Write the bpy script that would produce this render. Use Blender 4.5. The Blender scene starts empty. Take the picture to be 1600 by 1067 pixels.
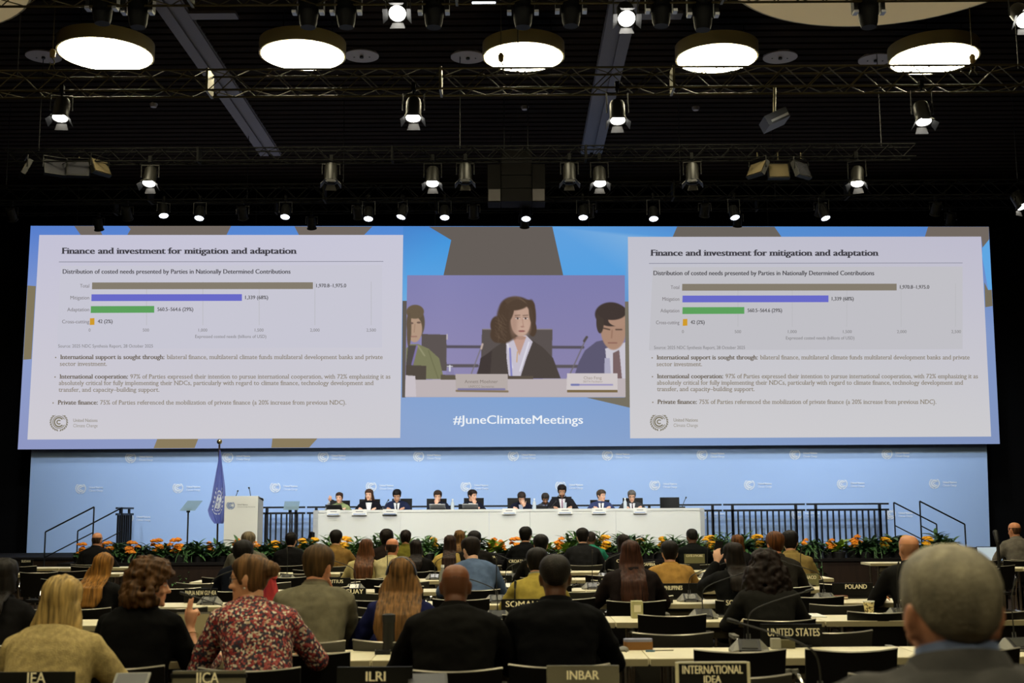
import bpy, bmesh, math, random
import numpy as np
from mathutils import Vector, Matrix, noise, Euler

# ---------------------------------------------------------------- camera, world, exposure
SC = bpy.context.scene
COL = SC.collection
F = 1900.0
CAM = Vector((0, 0, 1.5))
PITCH = math.radians(7.985)
ROLL = math.radians(-0.35)
cam_d = bpy.data.cameras.new('camera'); cam = bpy.data.objects.new('camera', cam_d); COL.objects.link(cam)
cam_d.sensor_width = 36.0; cam_d.lens = F / 1600 * 36.0
cam_d.clip_start = 0.1; cam_d.clip_end = 200
CM = Matrix.Rotation(math.pi/2 + PITCH, 3, 'X') @ Matrix.Rotation(ROLL, 3, 'Z')
cam.matrix_world = Matrix.Translation(CAM) @ CM.to_4x4()
cam_d.dof.use_dof = True; cam_d.dof.focus_distance = 21.0; cam_d.dof.aperture_fstop = 4.5
SC.camera = cam
SC.view_settings.view_transform = 'Standard'; SC.view_settings.look = 'None'
SC.view_settings.gamma = 1.0; SC.view_settings.exposure = 0.0
SC.view_settings.use_curve_mapping = False
W = bpy.data.worlds.new('world'); SC.world = W; W.use_nodes = True
W.node_tree.nodes['Background'].inputs[0].default_value = (0.5, 0.5, 0.55, 1)
W.node_tree.nodes['Background'].inputs[1].default_value = 0.0015
SC.cycles.max_bounces = 6; SC.cycles.diffuse_bounces = 3; SC.cycles.glossy_bounces = 3
SC.cycles.sample_clamp_indirect = 4.0
# key light levels
DISC_L = 46.0        # radiance of the lit ceiling discs
STAGE_W = 900.0     # each front stage spot
WASH_W = 620.0       # each spot of the row above the screen washing the backdrop
FRESNEL_W = 110.0

def ray(px, py):
    return CM @ Vector(((px-800)/F, -(py-533.5)/F, -1))
def at(px, py, Y):
    d = ray(px, py); return CAM + d*(Y/d.y)
def atz(px, py, z):
    d = ray(px, py); return CAM + d*((z-CAM.z)/d.z)
def pix(p):
    v = CM.transposed() @ (Vector(p)-CAM); return 800-F*v.x/v.z, 533.5+F*v.y/v.z

# ---------------------------------------------------------------- helpers
def lin(c):
    def f(v):
        v = v/255.0
        return v/12.92 if v <= .04045 else ((v+.055)/1.055)**2.4
    return tuple(f(v) for v in c)
MATS = {}
def mat(name, col, rough=.6, metal=0.0, spec=.5, col2=None, nscale=(20,20,20), bump=0.0, bscale=60.0, emit=0.0, vcol=False, contrast=(.35,.65), coat=0.0, detail=3.0):
    if name in MATS: return MATS[name]
    m = bpy.data.materials.new(name); m.use_nodes = True
    nt = m.node_tree; b = nt.nodes['Principled BSDF']
    c = lin(col)+(1,)
    b.inputs['Base Color'].default_value = c
    b.inputs['Roughness'].default_value = rough; b.inputs['Metallic'].default_value = metal
    b.inputs['Specular IOR Level'].default_value = spec
    if coat: b.inputs['Coat Weight'].default_value = coat
    if vcol:
        a = nt.nodes.new('ShaderNodeVertexColor'); a.layer_name = 'Col'
        nt.links.new(a.outputs[0], b.inputs['Base Color'])
    if col2 or bump:
        tc = nt.nodes.new('ShaderNodeTexCoord')
    if col2:
        mp = nt.nodes.new('ShaderNodeMapping'); mp.inputs['Scale'].default_value = nscale
        n = nt.nodes.new('ShaderNodeTexNoise'); n.inputs['Scale'].default_value = 1.0; n.inputs['Detail'].default_value = detail
        r = nt.nodes.new('ShaderNodeValToRGB')
        r.color_ramp.elements[0].position = contrast[0]; r.color_ramp.elements[1].position = contrast[1]
        r.color_ramp.elements[0].color = c; r.color_ramp.elements[1].color = lin(col2)+(1,)
        nt.links.new(tc.outputs['Object'], mp.inputs[0]); nt.links.new(mp.outputs[0], n.inputs['Vector'])
        nt.links.new(n.outputs[0], r.inputs[0]); nt.links.new(r.outputs[0], b.inputs['Base Color'])
    if bump:
        n2 = nt.nodes.new('ShaderNodeTexNoise'); n2.inputs['Scale'].default_value = bscale; n2.inputs['Detail'].default_value = 4
        bp = nt.nodes.new('ShaderNodeBump'); bp.inputs['Strength'].default_value = bump; bp.inputs['Distance'].default_value = .01
        
        if col2 and nscale[2] < nscale[0]*.5: mp2 = nt.nodes.new('ShaderNodeMapping'); mp2.inputs['Scale'].default_value = (1,.2,.08); nt.links.new(tc.outputs['Object'], mp2.inputs[0]); nt.links.new(mp2.outputs[0], n2.inputs['Vector'])
        else: nt.links.new(tc.outputs['Object'], n2.inputs['Vector']); nt.links.new(n2.outputs[0], bp.inputs['Height'])
        nt.links.new(bp.outputs[0], b.inputs['Normal'])
    if emit:
        b.inputs['Emission Color'].default_value = c; b.inputs['Emission Strength'].default_value = emit
    MATS[name] = m; return m
def glow_attr(name='screen_glow', strength=1.0):
    if name in MATS: return MATS[name]
    m = bpy.data.materials.new(name); m.use_nodes = True; nt = m.node_tree; nt.nodes.clear()
    o = nt.nodes.new('ShaderNodeOutputMaterial'); e = nt.nodes.new('ShaderNodeEmission'); a = nt.nodes.new('ShaderNodeVertexColor'); a.layer_name = 'Col'
    e.inputs[1].default_value = strength
    nt.links.new(a.outputs[0], e.inputs[0]); nt.links.new(e.outputs[0], o.inputs[0]); MATS[name] = m; return m

class MB:
    """collects shapes; build() links them as ONE mesh object"""
    def __init__(s): s.v = []; s.f = []; s.c = []
    def add(s, vs, fs):
        o = len(s.v); s.v += [tuple(v) for v in vs]; s.f += [tuple(i+o for i in f) for f in fs]; return s
    def box(s, c, size, rot=None):
        x, y, z = size[0]/2, size[1]/2, size[2]/2; c = Vector(c)
        vs = [Vector(p) for p in ((-x,-y,-z),(x,-y,-z),(x,y,-z),(-x,y,-z),(-x,-y,z),(x,-y,z),(x,y,z),(-x,y,z))]
        if rot is not None: vs = [rot @ v for v in vs]
        return s.add([v+c for v in vs], [(0,3,2,1),(4,5,6,7),(0,1,5,4),(1,2,6,5),(2,3,7,6),(3,0,4,7)])
    def rbox(s, c, size, r, rot=None, axis=2):
        """box with rounded vertical edges"""
        hx, hy = size[0]/2, size[1]/2; r = min(r, hx*.99, hy*.99); pts = []
        for (cx, cy, a0) in ((hx-r,hy-r,0),(-hx+r,hy-r,90),(-hx+r,-hy+r,180),(hx-r,-hy+r,270)):
            for k in range(5):
                a = math.radians(a0+k*22.5); pts.append((cx+r*math.cos(a), cy+r*math.sin(a)))
        return s.prism(pts, -size[2]/2, size[2]/2, Matrix.Translation(c) @ (rot.to_4x4() if rot is not None else Matrix()))
    def prism(s, pts, z0, z1, M=None):
        n = len(pts); M = M or Matrix()
        vs = [M @ Vector((p[0],p[1],z0)) for p in pts]+[M @ Vector((p[0],p[1],z1)) for p in pts]
        fs = [tuple(range(n-1,-1,-1)), tuple(range(n,2*n))]+[(i,(i+1)%n,n+(i+1)%n,n+i) for i in range(n)]
        return s.add(vs, fs)
    def tube(s, path, r, n=8, cap=True, flat=1.0):
        path = [Vector(p) for p in path]; m = len(path)
        rs = r if isinstance(r, (list, tuple)) else [r]*m
        prev = None; rings = []
        for i, p in enumerate(path):
            t = (path[min(i+1,m-1)]-path[max(i-1,0)])
            if t.length < 1e-9: t = Vector((0,0,1))
            t.normalize()
            if prev is None:
                a = Vector((1,0,0)) if abs(t.x) < .9 else Vector((0,1,0))
                u = (a-t*a.dot(t)).normalized()
            else:
                u = prev-t*prev.dot(t)
                u = u.normalized() if u.length > 1e-6 else Vector((1,0,0))
            prev = u; w = t.cross(u)
            rings.append([p+(u*math.cos(2*math.pi*k/n)+w*flat*math.sin(2*math.pi*k/n))*rs[i] for k in range(n)])
        return s.loft(rings, cap)
    def loft(s, rings, cap=True):
        n = len(rings[0]); vs = [p for r in rings for p in r]; fs = []
        for i in range(len(rings)-1):
            for k in range(n):
                k2 = (k+1) % n; fs.append((i*n+k, i*n+k2, (i+1)*n+k2, (i+1)*n+k))
        if cap: fs.append(tuple(range(n-1,-1,-1))); fs.append(tuple((len(rings)-1)*n+k for k in range(n)))
        return s.add(vs, fs)
    def limb(s, path, rs, n=12):
        """round ended tapering limb"""
        path = [Vector(p) for p in path]; P = []; R = []
        d0 = (path[0]-path[1]).normalized(); d1 = (path[-1]-path[-2]).normalized()
        for a in (80, 50, 22): P.append(path[0]+d0*rs[0]*math.sin(math.radians(a))); R.append(rs[0]*math.cos(math.radians(a)))
        P += path; R += list(rs)
        for a in (22, 50, 80): P.append(path[-1]+d1*rs[-1]*math.sin(math.radians(a))); R.append(rs[-1]*math.cos(math.radians(a)))
        return s.tube(P, R, n)
    def ball(s, c, r, n=12, m=8, rot=None):
        c = Vector(c); r = r if isinstance(r, (tuple, list)) else (r, r, r); rings = []
        for i in range(1, m):
            a = math.pi*i/m; ring = []
            for k in range(n):
                b = 2*math.pi*k/n; p = Vector((r[0]*math.sin(a)*math.cos(b), r[1]*math.sin(a)*math.sin(b), -r[2]*math.cos(a)))
                ring.append(c+(rot @ p if rot is not None else p))
            rings.append(ring)
        return s.loft(rings)
    def lathe(s, prof, n=20, M=None):
        M = M or Matrix()
        return s.loft([[M @ Vector((r*math.cos(2*math.pi*k/n), r*math.sin(2*math.pi*k/n), z)) for k in range(n)] for r, z in prof])
    def mesh(s, name):
        me = bpy.data.meshes.new(name); me.from_pydata(s.v, [], s.f); me.update(); return me
    def build(s, name, m, parent=None, smooth=False, loc=None, rz=0.0, label=None, M=None):
        me = s.mesh(name)
        return link(name, me, m, parent, smooth, loc, rz, label)
def link(name, me, m, parent=None, smooth=False, loc=None, rz=0.0, label=None):
    if m is not None and not me.materials: me.materials.append(m)
    if smooth:
        me.polygons.foreach_set('use_smooth', [True]*len(me.polygons))
        try: me.set_sharp_from_angle(angle=math.radians(45))
        except Exception: pass
    o = bpy.data.objects.new(name, me); COL.objects.link(o)
    if parent is not None: o.parent = parent
    if loc is not None: o.location = loc
    if rz: o.rotation_euler = (0, 0, rz)
    if label: o['label'] = label
    return o
def tag(o, label, cat, group=None, kind=None):
    o['label'] = label; o['category'] = cat
    if group: o['group'] = group
    if kind: o['kind'] = kind
    return o
def thing(name, label, cat, loc=(0,0,0), rz=0.0, group=None):
    o = bpy.data.objects.new(name, None); COL.objects.link(o); o.location = loc; o.rotation_euler = (0,0,rz)
    o.empty_display_size = .1
    return tag(o, label, cat, group)
def copy_tree(o, parent=None):
    c = o.copy(); COL.objects.link(c)
    if parent is not None: c.parent = parent
    for ch in list(o.children): copy_tree(ch, c)
    return c
def place(proto, used, loc, rz, label, group=None, scale=None, rot=None):
    """first call moves the prototype itself, later calls copy it with its parts"""
    o = proto if not used else copy_tree(proto)
    used.append(o)
    o.location = loc; o.rotation_euler = rot if rot is not None else (0,0,rz); o['label'] = label
    if scale: o.scale = (scale,)*3 if not isinstance(scale, (tuple, list)) else scale
    if group: o['group'] = group
    return o
def structure(o, label=None):
    o['kind'] = 'structure'
    if label: o['label'] = label
    return o
def setcol(me, cols):
    a = me.color_attributes.new('Col', 'FLOAT_COLOR', 'POINT')
    a.data.foreach_set('color', np.asarray(cols, dtype=np.float32).reshape(-1))

# ---- text
_TX = {}
def text_geo(s, bold=0.0, serif=False, space=1.0):
    k = (s, bold, serif, space)
    if k in _TX: return _TX[k]
    cu = bpy.data.curves.new('t', 'FONT'); cu.body = s; cu.size = 1.0; cu.resolution_u = 3; cu.space_character = space
    o = bpy.data.objects.new('t', cu); COL.objects.link(o)
    dg = bpy.context.evaluated_depsgraph_get(); dg.update()
    me = o.evaluated_get(dg).to_mesh()
    V = [(v.co.x, v.co.y) for v in me.vertices]; Fs = [tuple(p.vertices) for p in me.polygons]
    if serif:
        E_, T_ = .07, .055
        cnt = {}
        for f in Fs:
            for i in range(len(f)):
                e = (f[i], f[(i+1) % len(f)]); q = (min(e), max(e)); cnt[q] = cnt.get(q, 0)+1
        segs = {}
        for (a, b), n in cnt.items():
            if n == 1 and abs(V[a][1]-V[b][1]) < .004:
                segs.setdefault(round((V[a][1]+V[b][1])/2, 2), []).append((min(V[a][0],V[b][0]), max(V[a][0],V[b][0])))
        ys = [v[1] for v in V]
        for y, L in segs.items():
            L.sort(); mg = []
            for sgm in L:
                if mg and sgm[0]-mg[-1][1] < .003: mg[-1] = (mg[-1][0], max(mg[-1][1], sgm[1]))
                else: mg.append(sgm)
            for x0, x1 in mg:
                if .05 < x1-x0 < .2 and (abs(y) < .02 or y > .42 or y < -.12):
                    up = 1 if y < .1 else -1; e = E_; t = T_*up; o_ = len(V)
                    xl = x0-e if (up > 0 or True) else x0; xr = x1+e if up > 0 else x1+.012
                    V += [(xl,y),(xr,y),(xr,y+t),(xl,y+t)]; Fs.append((o_,o_+1,o_+2,o_+3) if up > 0 else (o_+3,o_+2,o_+1,o_))
    if bold:
        n0 = len(V); V0, F0 = list(V), list(Fs); V = []; Fs = []
        for j, dx in enumerate((-bold, 0, bold)):
            V += [(a+dx, b) for a, b in V0]; Fs += [tuple(i+j*n0 for i in f) for f in F0]
    o.to_mesh_clear(); bpy.data.objects.remove(o); bpy.data.curves.remove(cu)
    r = (np.array(V) if V else np.zeros((0,2)), Fs); _TX[k] = r; return r
# ---------------------------------------------------------------- materials
M_black = mat('black_paint', (14,14,14), .7)
M_drape = mat('black_drape', (7,7,8), .95, spec=.1)
M_ceil = mat('dark_ceiling_slats', (30,25,20), .9, spec=.03, col2=(38,31,25), nscale=(1,6,6))
M_floor = mat('dark_parquet', (46,35,24), .6, spec=.15, col2=(66,50,33), nscale=(3,18,3), bump=.1)
M_white = mat('white_laminate', (232,234,230), .5)
M_cream = mat('cream_laminate', (236,228,196), .42, col2=(228,219,186), nscale=(5,5,5))
M_edge = mat('beige_edge', (172,160,122), .6)
M_steel = mat('dark_steel', (20,22,28), .5, .4)
M_chrome = mat('chrome', (190,188,180), .22, 1.0)
M_alu = mat('brushed_aluminium', (150,150,152), .4, .9)
M_leather = mat('black_leather', (13,12,11), .5, spec=.3)
M_greyback = mat('grey_shell', (50,48,42), .5, spec=.5)
M_plastic = mat('black_plastic', (14,14,15), .5, spec=.3)
M_greyplastic = mat('grey_plastic', (120,118,108), .5)
M_glow = glow_attr()
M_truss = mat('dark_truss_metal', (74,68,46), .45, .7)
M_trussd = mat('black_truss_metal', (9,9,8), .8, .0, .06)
M_housing = mat('lamp_housing', (12,11,7), .45, .0, .2)
M_rail = mat('beam_rail_grey', (92,88,92), .6)

# ---------------------------------------------------------------- room shell
SZ = .72                     # stage height
MB().box((0,10,-.05),(30,40,.1)).build('floor', M_floor)['kind'] = 'structure'
MB().box((0,26.6,5.5),(30,.2,11.2)).build('wall_back', M_drape)['kind'] = 'structure'
MB().box((-13.6,10,5.5),(.2,36,11.2)).build('wall_left', M_drape)['kind'] = 'structure'
MB().box((13.6,10,5.5),(.2,36,11.2)).build('wall_right', M_drape)['kind'] = 'structure'
CZ = 8.62
mb = MB(); mb.box((0,10,CZ+.15),(30,40,.06))
y = -4.0
while y < 26.4: mb.box((0,y,CZ+.05),(27,.17,.12)); y += .25
mb.build('ceiling', M_ceil)['kind'] = 'structure'
for k, (px, py) in enumerate(((262,1),(975,1))):
    p = atz(px,py,CZ); mb = MB()
    for dx in (-.12,.12): mb.box((p.x+dx,13,CZ-.03),(.17,21,.06))
    mb.box((p.x,13,CZ),(.44,21,.05))
    r = mb.build('trim_%d' % (k+1), M_rail); r['kind'] = 'structure'
    q = MB().box((p.x+(-.45 if k == 9 else .5),atz(px,25,CZ).y-.1,CZ-.03),(.75,.22,.05)).build('trim_%d' % (k+3), M_rail); q['kind'] = 'structure'

# ---------------------------------------------------------------- projection screen (flat picture, built in its own plane)
SY = 25.5
def scr(layer): return lambda x, y: at(x, y, SY-.004*layer)
def quadmesh(mb, cols, pts, col, to3d):
    cs = col if isinstance(col[0], (tuple, list)) else [col]*len(pts)
    mb.add([to3d(*p) for p in pts], [tuple(range(len(pts)))]); cols += [lin(c)+(1,) for c in cs]
def ptext(mb, cols, s, x0, x1, yb, cap, to3d, col, bold=0.0, serif=False, align='fit', slope=0.0, sp=1.0):
    V, Fs = text_geo(s, bold, serif, sp)
    if not len(V): return
    H = text_geo('H', 0.0, False)[0][:,1].max()
    u0, u1 = V[:,0].min(), V[:,0].max(); k = cap/H
    if align == 'fit': sx = (x1-x0)/(u1-u0); ox = x0-u0*sx
    elif align == 'left': sx = k; ox = x0-u0*sx
    elif align == 'right': sx = k; ox = x1-u1*sx
    else: sx = k; ox = (x0+x1)/2-(u0+u1)/2*sx
    pts = []; n3 = len(V)//3 if bold else len(V)
    for i, (u, v) in enumerate(V):
        X = ox+u*sx; q = Vector(to3d(X, yb-v*k+(X-x0)*slope)); q.y -= .0007*(i//n3); pts.append(q)
    mb.add(pts, Fs); cols += [lin(col)+(1,)]*len(pts)
def arc(mb, cols, cx, cy, r0, r1, a0, a1, to3d, col, n=20):
    pts = []
    for i in range(n+1):
        a = math.radians(a0+(a1-a0)*i/n); pts += [to3d(cx+r0*math.cos(a), cy-r0*math.sin(a)), to3d(cx+r1*math.cos(a), cy-r1*math.sin(a))]
    mb.add(pts, [(2*i,2*i+1,2*i+3,2*i+2) for i in range(n)]); cols += [lin(col)+(1,)]*len(pts)
def logo(mb, cols, cx, cy, r, to3d, col, text=True, tw=None, col2=None):
    arc(mb, cols, cx, cy, .40*r, .56*r, 38, 322, to3d, col); arc(mb, cols, cx, cy, .14*r, .27*r, 38, 322, to3d, col)
    arc(mb, cols, cx, cy, .62*r, .70*r, 25, 335, to3d, col)
    for sgn in (1, -1):
        for i in range(9):
            a = math.radians(-78+i*15.5); px = cx+sgn*r*.92*math.cos(a); py = cy-r*.92*math.sin(a)
            t = a+math.pi/2+.45; ux, uy = math.cos(t)*sgn, -math.sin(t); L, w = .17*r, .07*r
            pts = [(px-ux*L,py-uy*L),(px+uy*w,py-ux*w),(px+ux*L,py+uy*L),(px-uy*w,py+ux*w)]
            mb.add([to3d(*p) for p in pts], [(0,1,2,3)]); cols += [lin(col)+(1,)]*4
        arc(mb, cols, cx, cy, .80*r, .85*r, -85 if sgn > 0 else 115, 65 if sgn > 0 else 265, to3d, col)
    if text:
        tw = tw or 2.5*r
        ptext(mb, cols, 'United Nations', cx+1.55*r, cx+1.55*r+tw, cy-.02*r, .36*r, to3d, col2 or col, .02)
        ptext(mb, cols, 'Climate Change', cx+1.55*r, cx+1.55*r+tw, cy+.55*r, .36*r, to3d, col2 or col)
def glowpart(name, mb, cols, parent, m=None, label=None):
    o = mb.build(name, m or M_glow, parent, label=label); setcol(o.data, cols); return o

screen = thing('projection_screen', 'very wide projection screen above the stage showing two slides and a live video', 'screen')
mb = MB(); q = [(48,352.8),(1545,354.2),(1562.2,693.5),(27.7,702.1)]
vs = [at(x,y,SY+.002) for x,y in q]; mb.add(vs+[v+Vector((0,.09,0)) for v in vs], [(0,3,2,1),(4,5,6,7),(0,1,5,4),(1,2,6,5),(2,3,7,6),(3,0,4,7)])
mb.build('screen_frame', M_black, screen)
for x in (120,400,680,920,1200,1480):
    p = at(x,354,SY+.05); MB().tube([p+Vector((0,0,-.02)),Vector((p.x,p.y,CZ))],.012,6).build('suspension_cable', M_black, screen)
mb = MB(); cols = []; S1 = scr(1)
B1, B2, B3 = (84,128,208), (128,160,212), (138,150,200)
quadmesh(mb, cols, [(48,352.8),(800,353.5),(800,520),(38,527)], [(86,126,205),(80,140,215),(110,160,215),(140,158,205)], S1)
quadmesh(mb, cols, [(800,353.5),(1545,354.2),(1553.6,524),(800,520)], [(80,150,218),(82,128,200),(128,150,198),(110,160,215)], S1)
quadmesh(mb, cols, [(38,527),(800,520),(800,698),(27.7,702.1)], [(140,158,205),(118,158,212),(138,166,208),(142,150,194)], S1)
quadmesh(mb, cols, [(800,520),(1553.6,524),(1562.2,693.5),(800,698)], [(118,158,212),(128,150,198),(128,146,188),(138,166,208)], S1)
glowpart('background_picture', mb, cols, screen)
mb = MB(); cols = []; S2 = scr(2); BR, BR2 = (112,103,96), (138,124,94)
for pts, c in ([[(116,353),(153,353),(160,367),(126,367)],BR],[[(199,353),(361,353),(354,367),(199,367),(204,358)],BR],[[(460,353.5),(582,353.8),(569,367),(467,367)],BR],
    [[(670,354),(863,354),(880,430),(693,430),(705,375)],(100,93,88)],[[(1058,354),(1210,354.2),(1221,370),(1051,370)],(104,98,92)],
    [[(1450,354.2),(1545,354.3),(1545.6,374),(1535,387),(1533,370),(1445,370)],BR],[[(1538,441),(1544,453),(1549.5,453),(1551,478),(1539.5,480)],(118,110,92)],
    [[(43,446),(56,447),(49,561),(36.5,562)],(128,118,92)],[[(246,685),(310,685),(304,700),(240,700.4)],BR2],[[(425.6,685),(496,685),(483,699.2),(424,699.6)],BR2],
    [[(629,470),(636,470),(634,621),(628,621)],(96,90,84)],[[(976,471),(982,471),(984.6,637),(916,621),(976,621)],(118,112,98)]):
    mb = MB(); cols = []; quadmesh(mb, cols, pts, c, S2); glowpart('background_shape', mb, cols, screen)
CY = (86,160,224)
mb = MB(); cols = []; quadmesh(mb, cols, [(630,354),(670,354),(705,375),(693,430),(636,430),(636,470),(629,470)], [(72,132,205),(72,132,205),(70,150,220),CY,CY,(110,170,220),(110,170,220)], S2)
glowpart('background_shape', mb, cols, screen); mb = MB(); cols = []; quadmesh(mb, cols, [(863,354),(1058,354),(1051,370),(981,370),(982,470),(977,470),(977,430),(880,430)], [(96,160,222),(80,140,210),(85,150,215),(120,172,222),(100,150,205),(100,150,205),CY,CY], S2)
glowpart('background_shape', mb, cols, screen); mb = MB(); cols = []; quadmesh(mb, cols, [(1545.6,374),(1550,452),(1544,453),(1534.5,400),(1535,387)], (95,165,225), S2)
glowpart('background_shape', mb, cols, screen)
mb = MB(); cols = []; ptext(mb, cols, '#JuneClimateMeetings', 708, 911, 662, 13, scr(3), (238,242,246), .014); glowpart('hashtag_text', mb, cols, screen)

TXT, TX2 = (84,80,84), (138,128,112)
def slide(TL, TR, BR_, BL, tl, tr, br, bl, X):
    """X: horizontal pixel anchors of this slide"""
    sl = MB(); cols = []
    quadmesh(sl, cols, [TL,TR,BR_,BL], [tl,tr,br,bl], scr(3)); s = glowpart('slide', sl, cols, screen, label=X['label'])
    T = scr(5); y0 = X['dy']
    def part(name, fn):
        m = MB(); c = []; fn(m, c); return glowpart(name, m, c, s)
    part('slide_title', lambda m, c: ptext(m, c, 'Finance and investment for mitigation and adaptation', X['t0'], X['t1'], 396.5+y0*1.3, 9.5, T, (62,60,66), .04, True))
    part('title_rule', lambda m, c: quadmesh(m, c, [(X['r0'],408.5+y0),(X['r1'],407.8+y0),(X['r1'],409+y0),(X['r0'],409.8+y0)], (150,150,165), T))
    def chart(m, c):
        quadmesh(m, c, [(X['p0']+4,415+y0),(X['p1'],414+y0),(X['p1'],543+y0),(X['p0']-2,545+y0)], X['panel'], scr(4))
        for gx in X['grid']: quadmesh(m, c, [(gx-.4,440+y0),(gx+.4,440+y0),(gx+.4,508+y0),(gx-.4,508+y0)], (182,182,186), scr(4.5))
    part('chart_panel', chart)
    part('chart_heading', lambda m, c: ptext(m, c, 'Distribution of costed needs presented by Parties in Nationally Determined Contributions', X['h0'], X['h1'], 427.5+y0, 6.9, T, (74,72,76), .026))
    for (nm, yt, x1, col, val, v1), xb, lx in zip(X['bars'], X['bx'], X['lx']):
        part('chart_bar', lambda m, c: quadmesh(m, c, [(xb,yt),(x1,yt-.3),(x1,yt+10.2),(xb-.3,yt+10.6)], col, T))
        part('bar_label', lambda m, c: ptext(m, c, nm, lx, X['bx'][0]-4.5, yt+8, 5.6, T, (128,124,126), .01))
        part('bar_value', lambda m, c: ptext(m, c, val, x1+5, v1, yt+7.6, 5.6, T, (84,82,84), .026))
    for gx, g in zip(X['ax'], ('0','500','1,000','1,500','2,000','2,500')):
        part('axis_number', lambda m, c: ptext(m, c, g, gx-9, gx+9, 518+y0, 4.7, T, (134,132,134), .008, False, 'mid'))
    part('axis_title', lambda m, c: ptext(m, c, 'Expressed costed needs (billions of USD)', X['e0'], X['e1'], 528+y0, 4.9, T, (132,130,132), .008))
    part('source_note', lambda m, c: ptext(m, c, 'Source: 2025 NDC Synthesis Report, 28 October 2025', X['s0'], X['s1'], 543+y0, 5, T, (132,130,132), .008))
    for lines in X['body']:
        def bl_(m, c):
            for k, (b, b1, n, x0, x1, yy) in enumerate(lines):
                if k == 0: arc(m, c, x0-7, yy-2.5, 0, 1.1, 0, 360, T, TX2)
                if b: ptext(m, c, b, x0, b1, yy, 6.8, T, (106,96,82), .03, True)
                if n: ptext(m, c, n, b1+3.5 if b else x0, x1, yy, 6.8, T, TX2, .012, True)
        part('bullet_text', bl_)
    part('organisation_logo', lambda m, c: logo(m, c, X['lg'][0], X['lg'][1], 14.5, T, (128,122,104), True, 38, (150,144,132)))
BARC = ((132,124,110),(104,106,200),(92,160,92),(206,154,44))
slide((61.4,367),(630,367),(625.3,684.2),(42.8,686.7),(196,194,214),(200,199,216),(205,203,208),(206,203,210), dict(label='left slide of the two', dy=0, t0=96,t1=464,r0=92,r1=599,p0=91,p1=597,h0=98,h1=454,panel=(199,198,211),
    grid=(229,317,405,492,580), bx=(144,143,142,140.5), lx=(125,110,105,97),
    bars=(('Total',441.3,489,BARC[0],'1,970.8–1,975.0',541),('Mitigation',459.8,378,BARC[1],'1,339 (68%)',419),('Adaptation',478.3,241,BARC[2],'560.5–564.6 (29%)',302),('Cross-cutting',497.2,147.6,BARC[3],'42 (2%)',176)),
    ax=(140,228,317,405,492,580), e0=305,e1=416,s0=91,s1=239,lg=(92,659.5),
    body=([('International support is sought through:',257,'bilateral finance, multilateral climate funds multilateral development banks and private',94,598,561),('',0,'sector investment.',93.5,167,571.5)],
          [('International cooperation:',200,'97% of Parties expressed their intention to pursue international cooperation, with 72% emphasizing it as',93,610,591.5),('',0,'absolutely critical for fully implementing their NDCs, particularly with regard to climate finance, technology development and',92,584,601.5),('',0,'transfer, and capacity–building support.',91.5,249,612)],
          [('Private finance:',153,'75% of Parties referenced the mobilization of private finance (a 20% increase from previous NDC).',90,541,632)])))
slide((981,370),(1533,369.6),(1548.6,682),(984.6,684.8),(192,192,204),(190,188,206),(204,203,206),(206,204,207), dict(label='right slide of the two', dy=2.4, t0=1016,t1=1373,r0=1014,r1=1504,p0=1016,p1=1504,h0=1021,h1=1366,panel=(192,191,197),
    grid=(1153,1238,1323,1408,1493), bx=(1066,1066.5,1066.5,1067), lx=(1048,1035,1032,1025),
    bars=(('Total',443.5,1401,BARC[0],'1,970.8–1,975.0',1452),('Mitigation',461.8,1294.5,BARC[1],'1,339 (68%)',1334),('Adaptation',480,1163,BARC[2],'560.5–564.6 (29%)',1222),('Cross-cutting',498.5,1074,BARC[3],'42 (2%)',1101)),
    ax=(1067,1153,1238,1324,1409,1494), e0=1228,e1=1335,s0=1022,s1=1164,lg=(1030,659),
    body=([('International support is sought through:',1184,'bilateral finance, multilateral climate funds multilateral development banks and private',1026,1515,561.5),('',0,'sector investment.',1026,1097,572)],
          [('International cooperation:',1130,'97% of Parties expressed their intention to pursue international cooperation, with 72% emphasizing it as',1026.5,1528,591),('',0,'absolutely critical for fully implementing their NDCs, particularly with regard to climate finance, technology development and',1026.5,1505,601),('',0,'transfer, and capacity–building support.',1026.5,1179,611)],
          [('Private finance:',1089,'75% of Parties referenced the mobilization of private finance (a 20% increase from previous NDC).',1027,1463,631)])))

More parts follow.
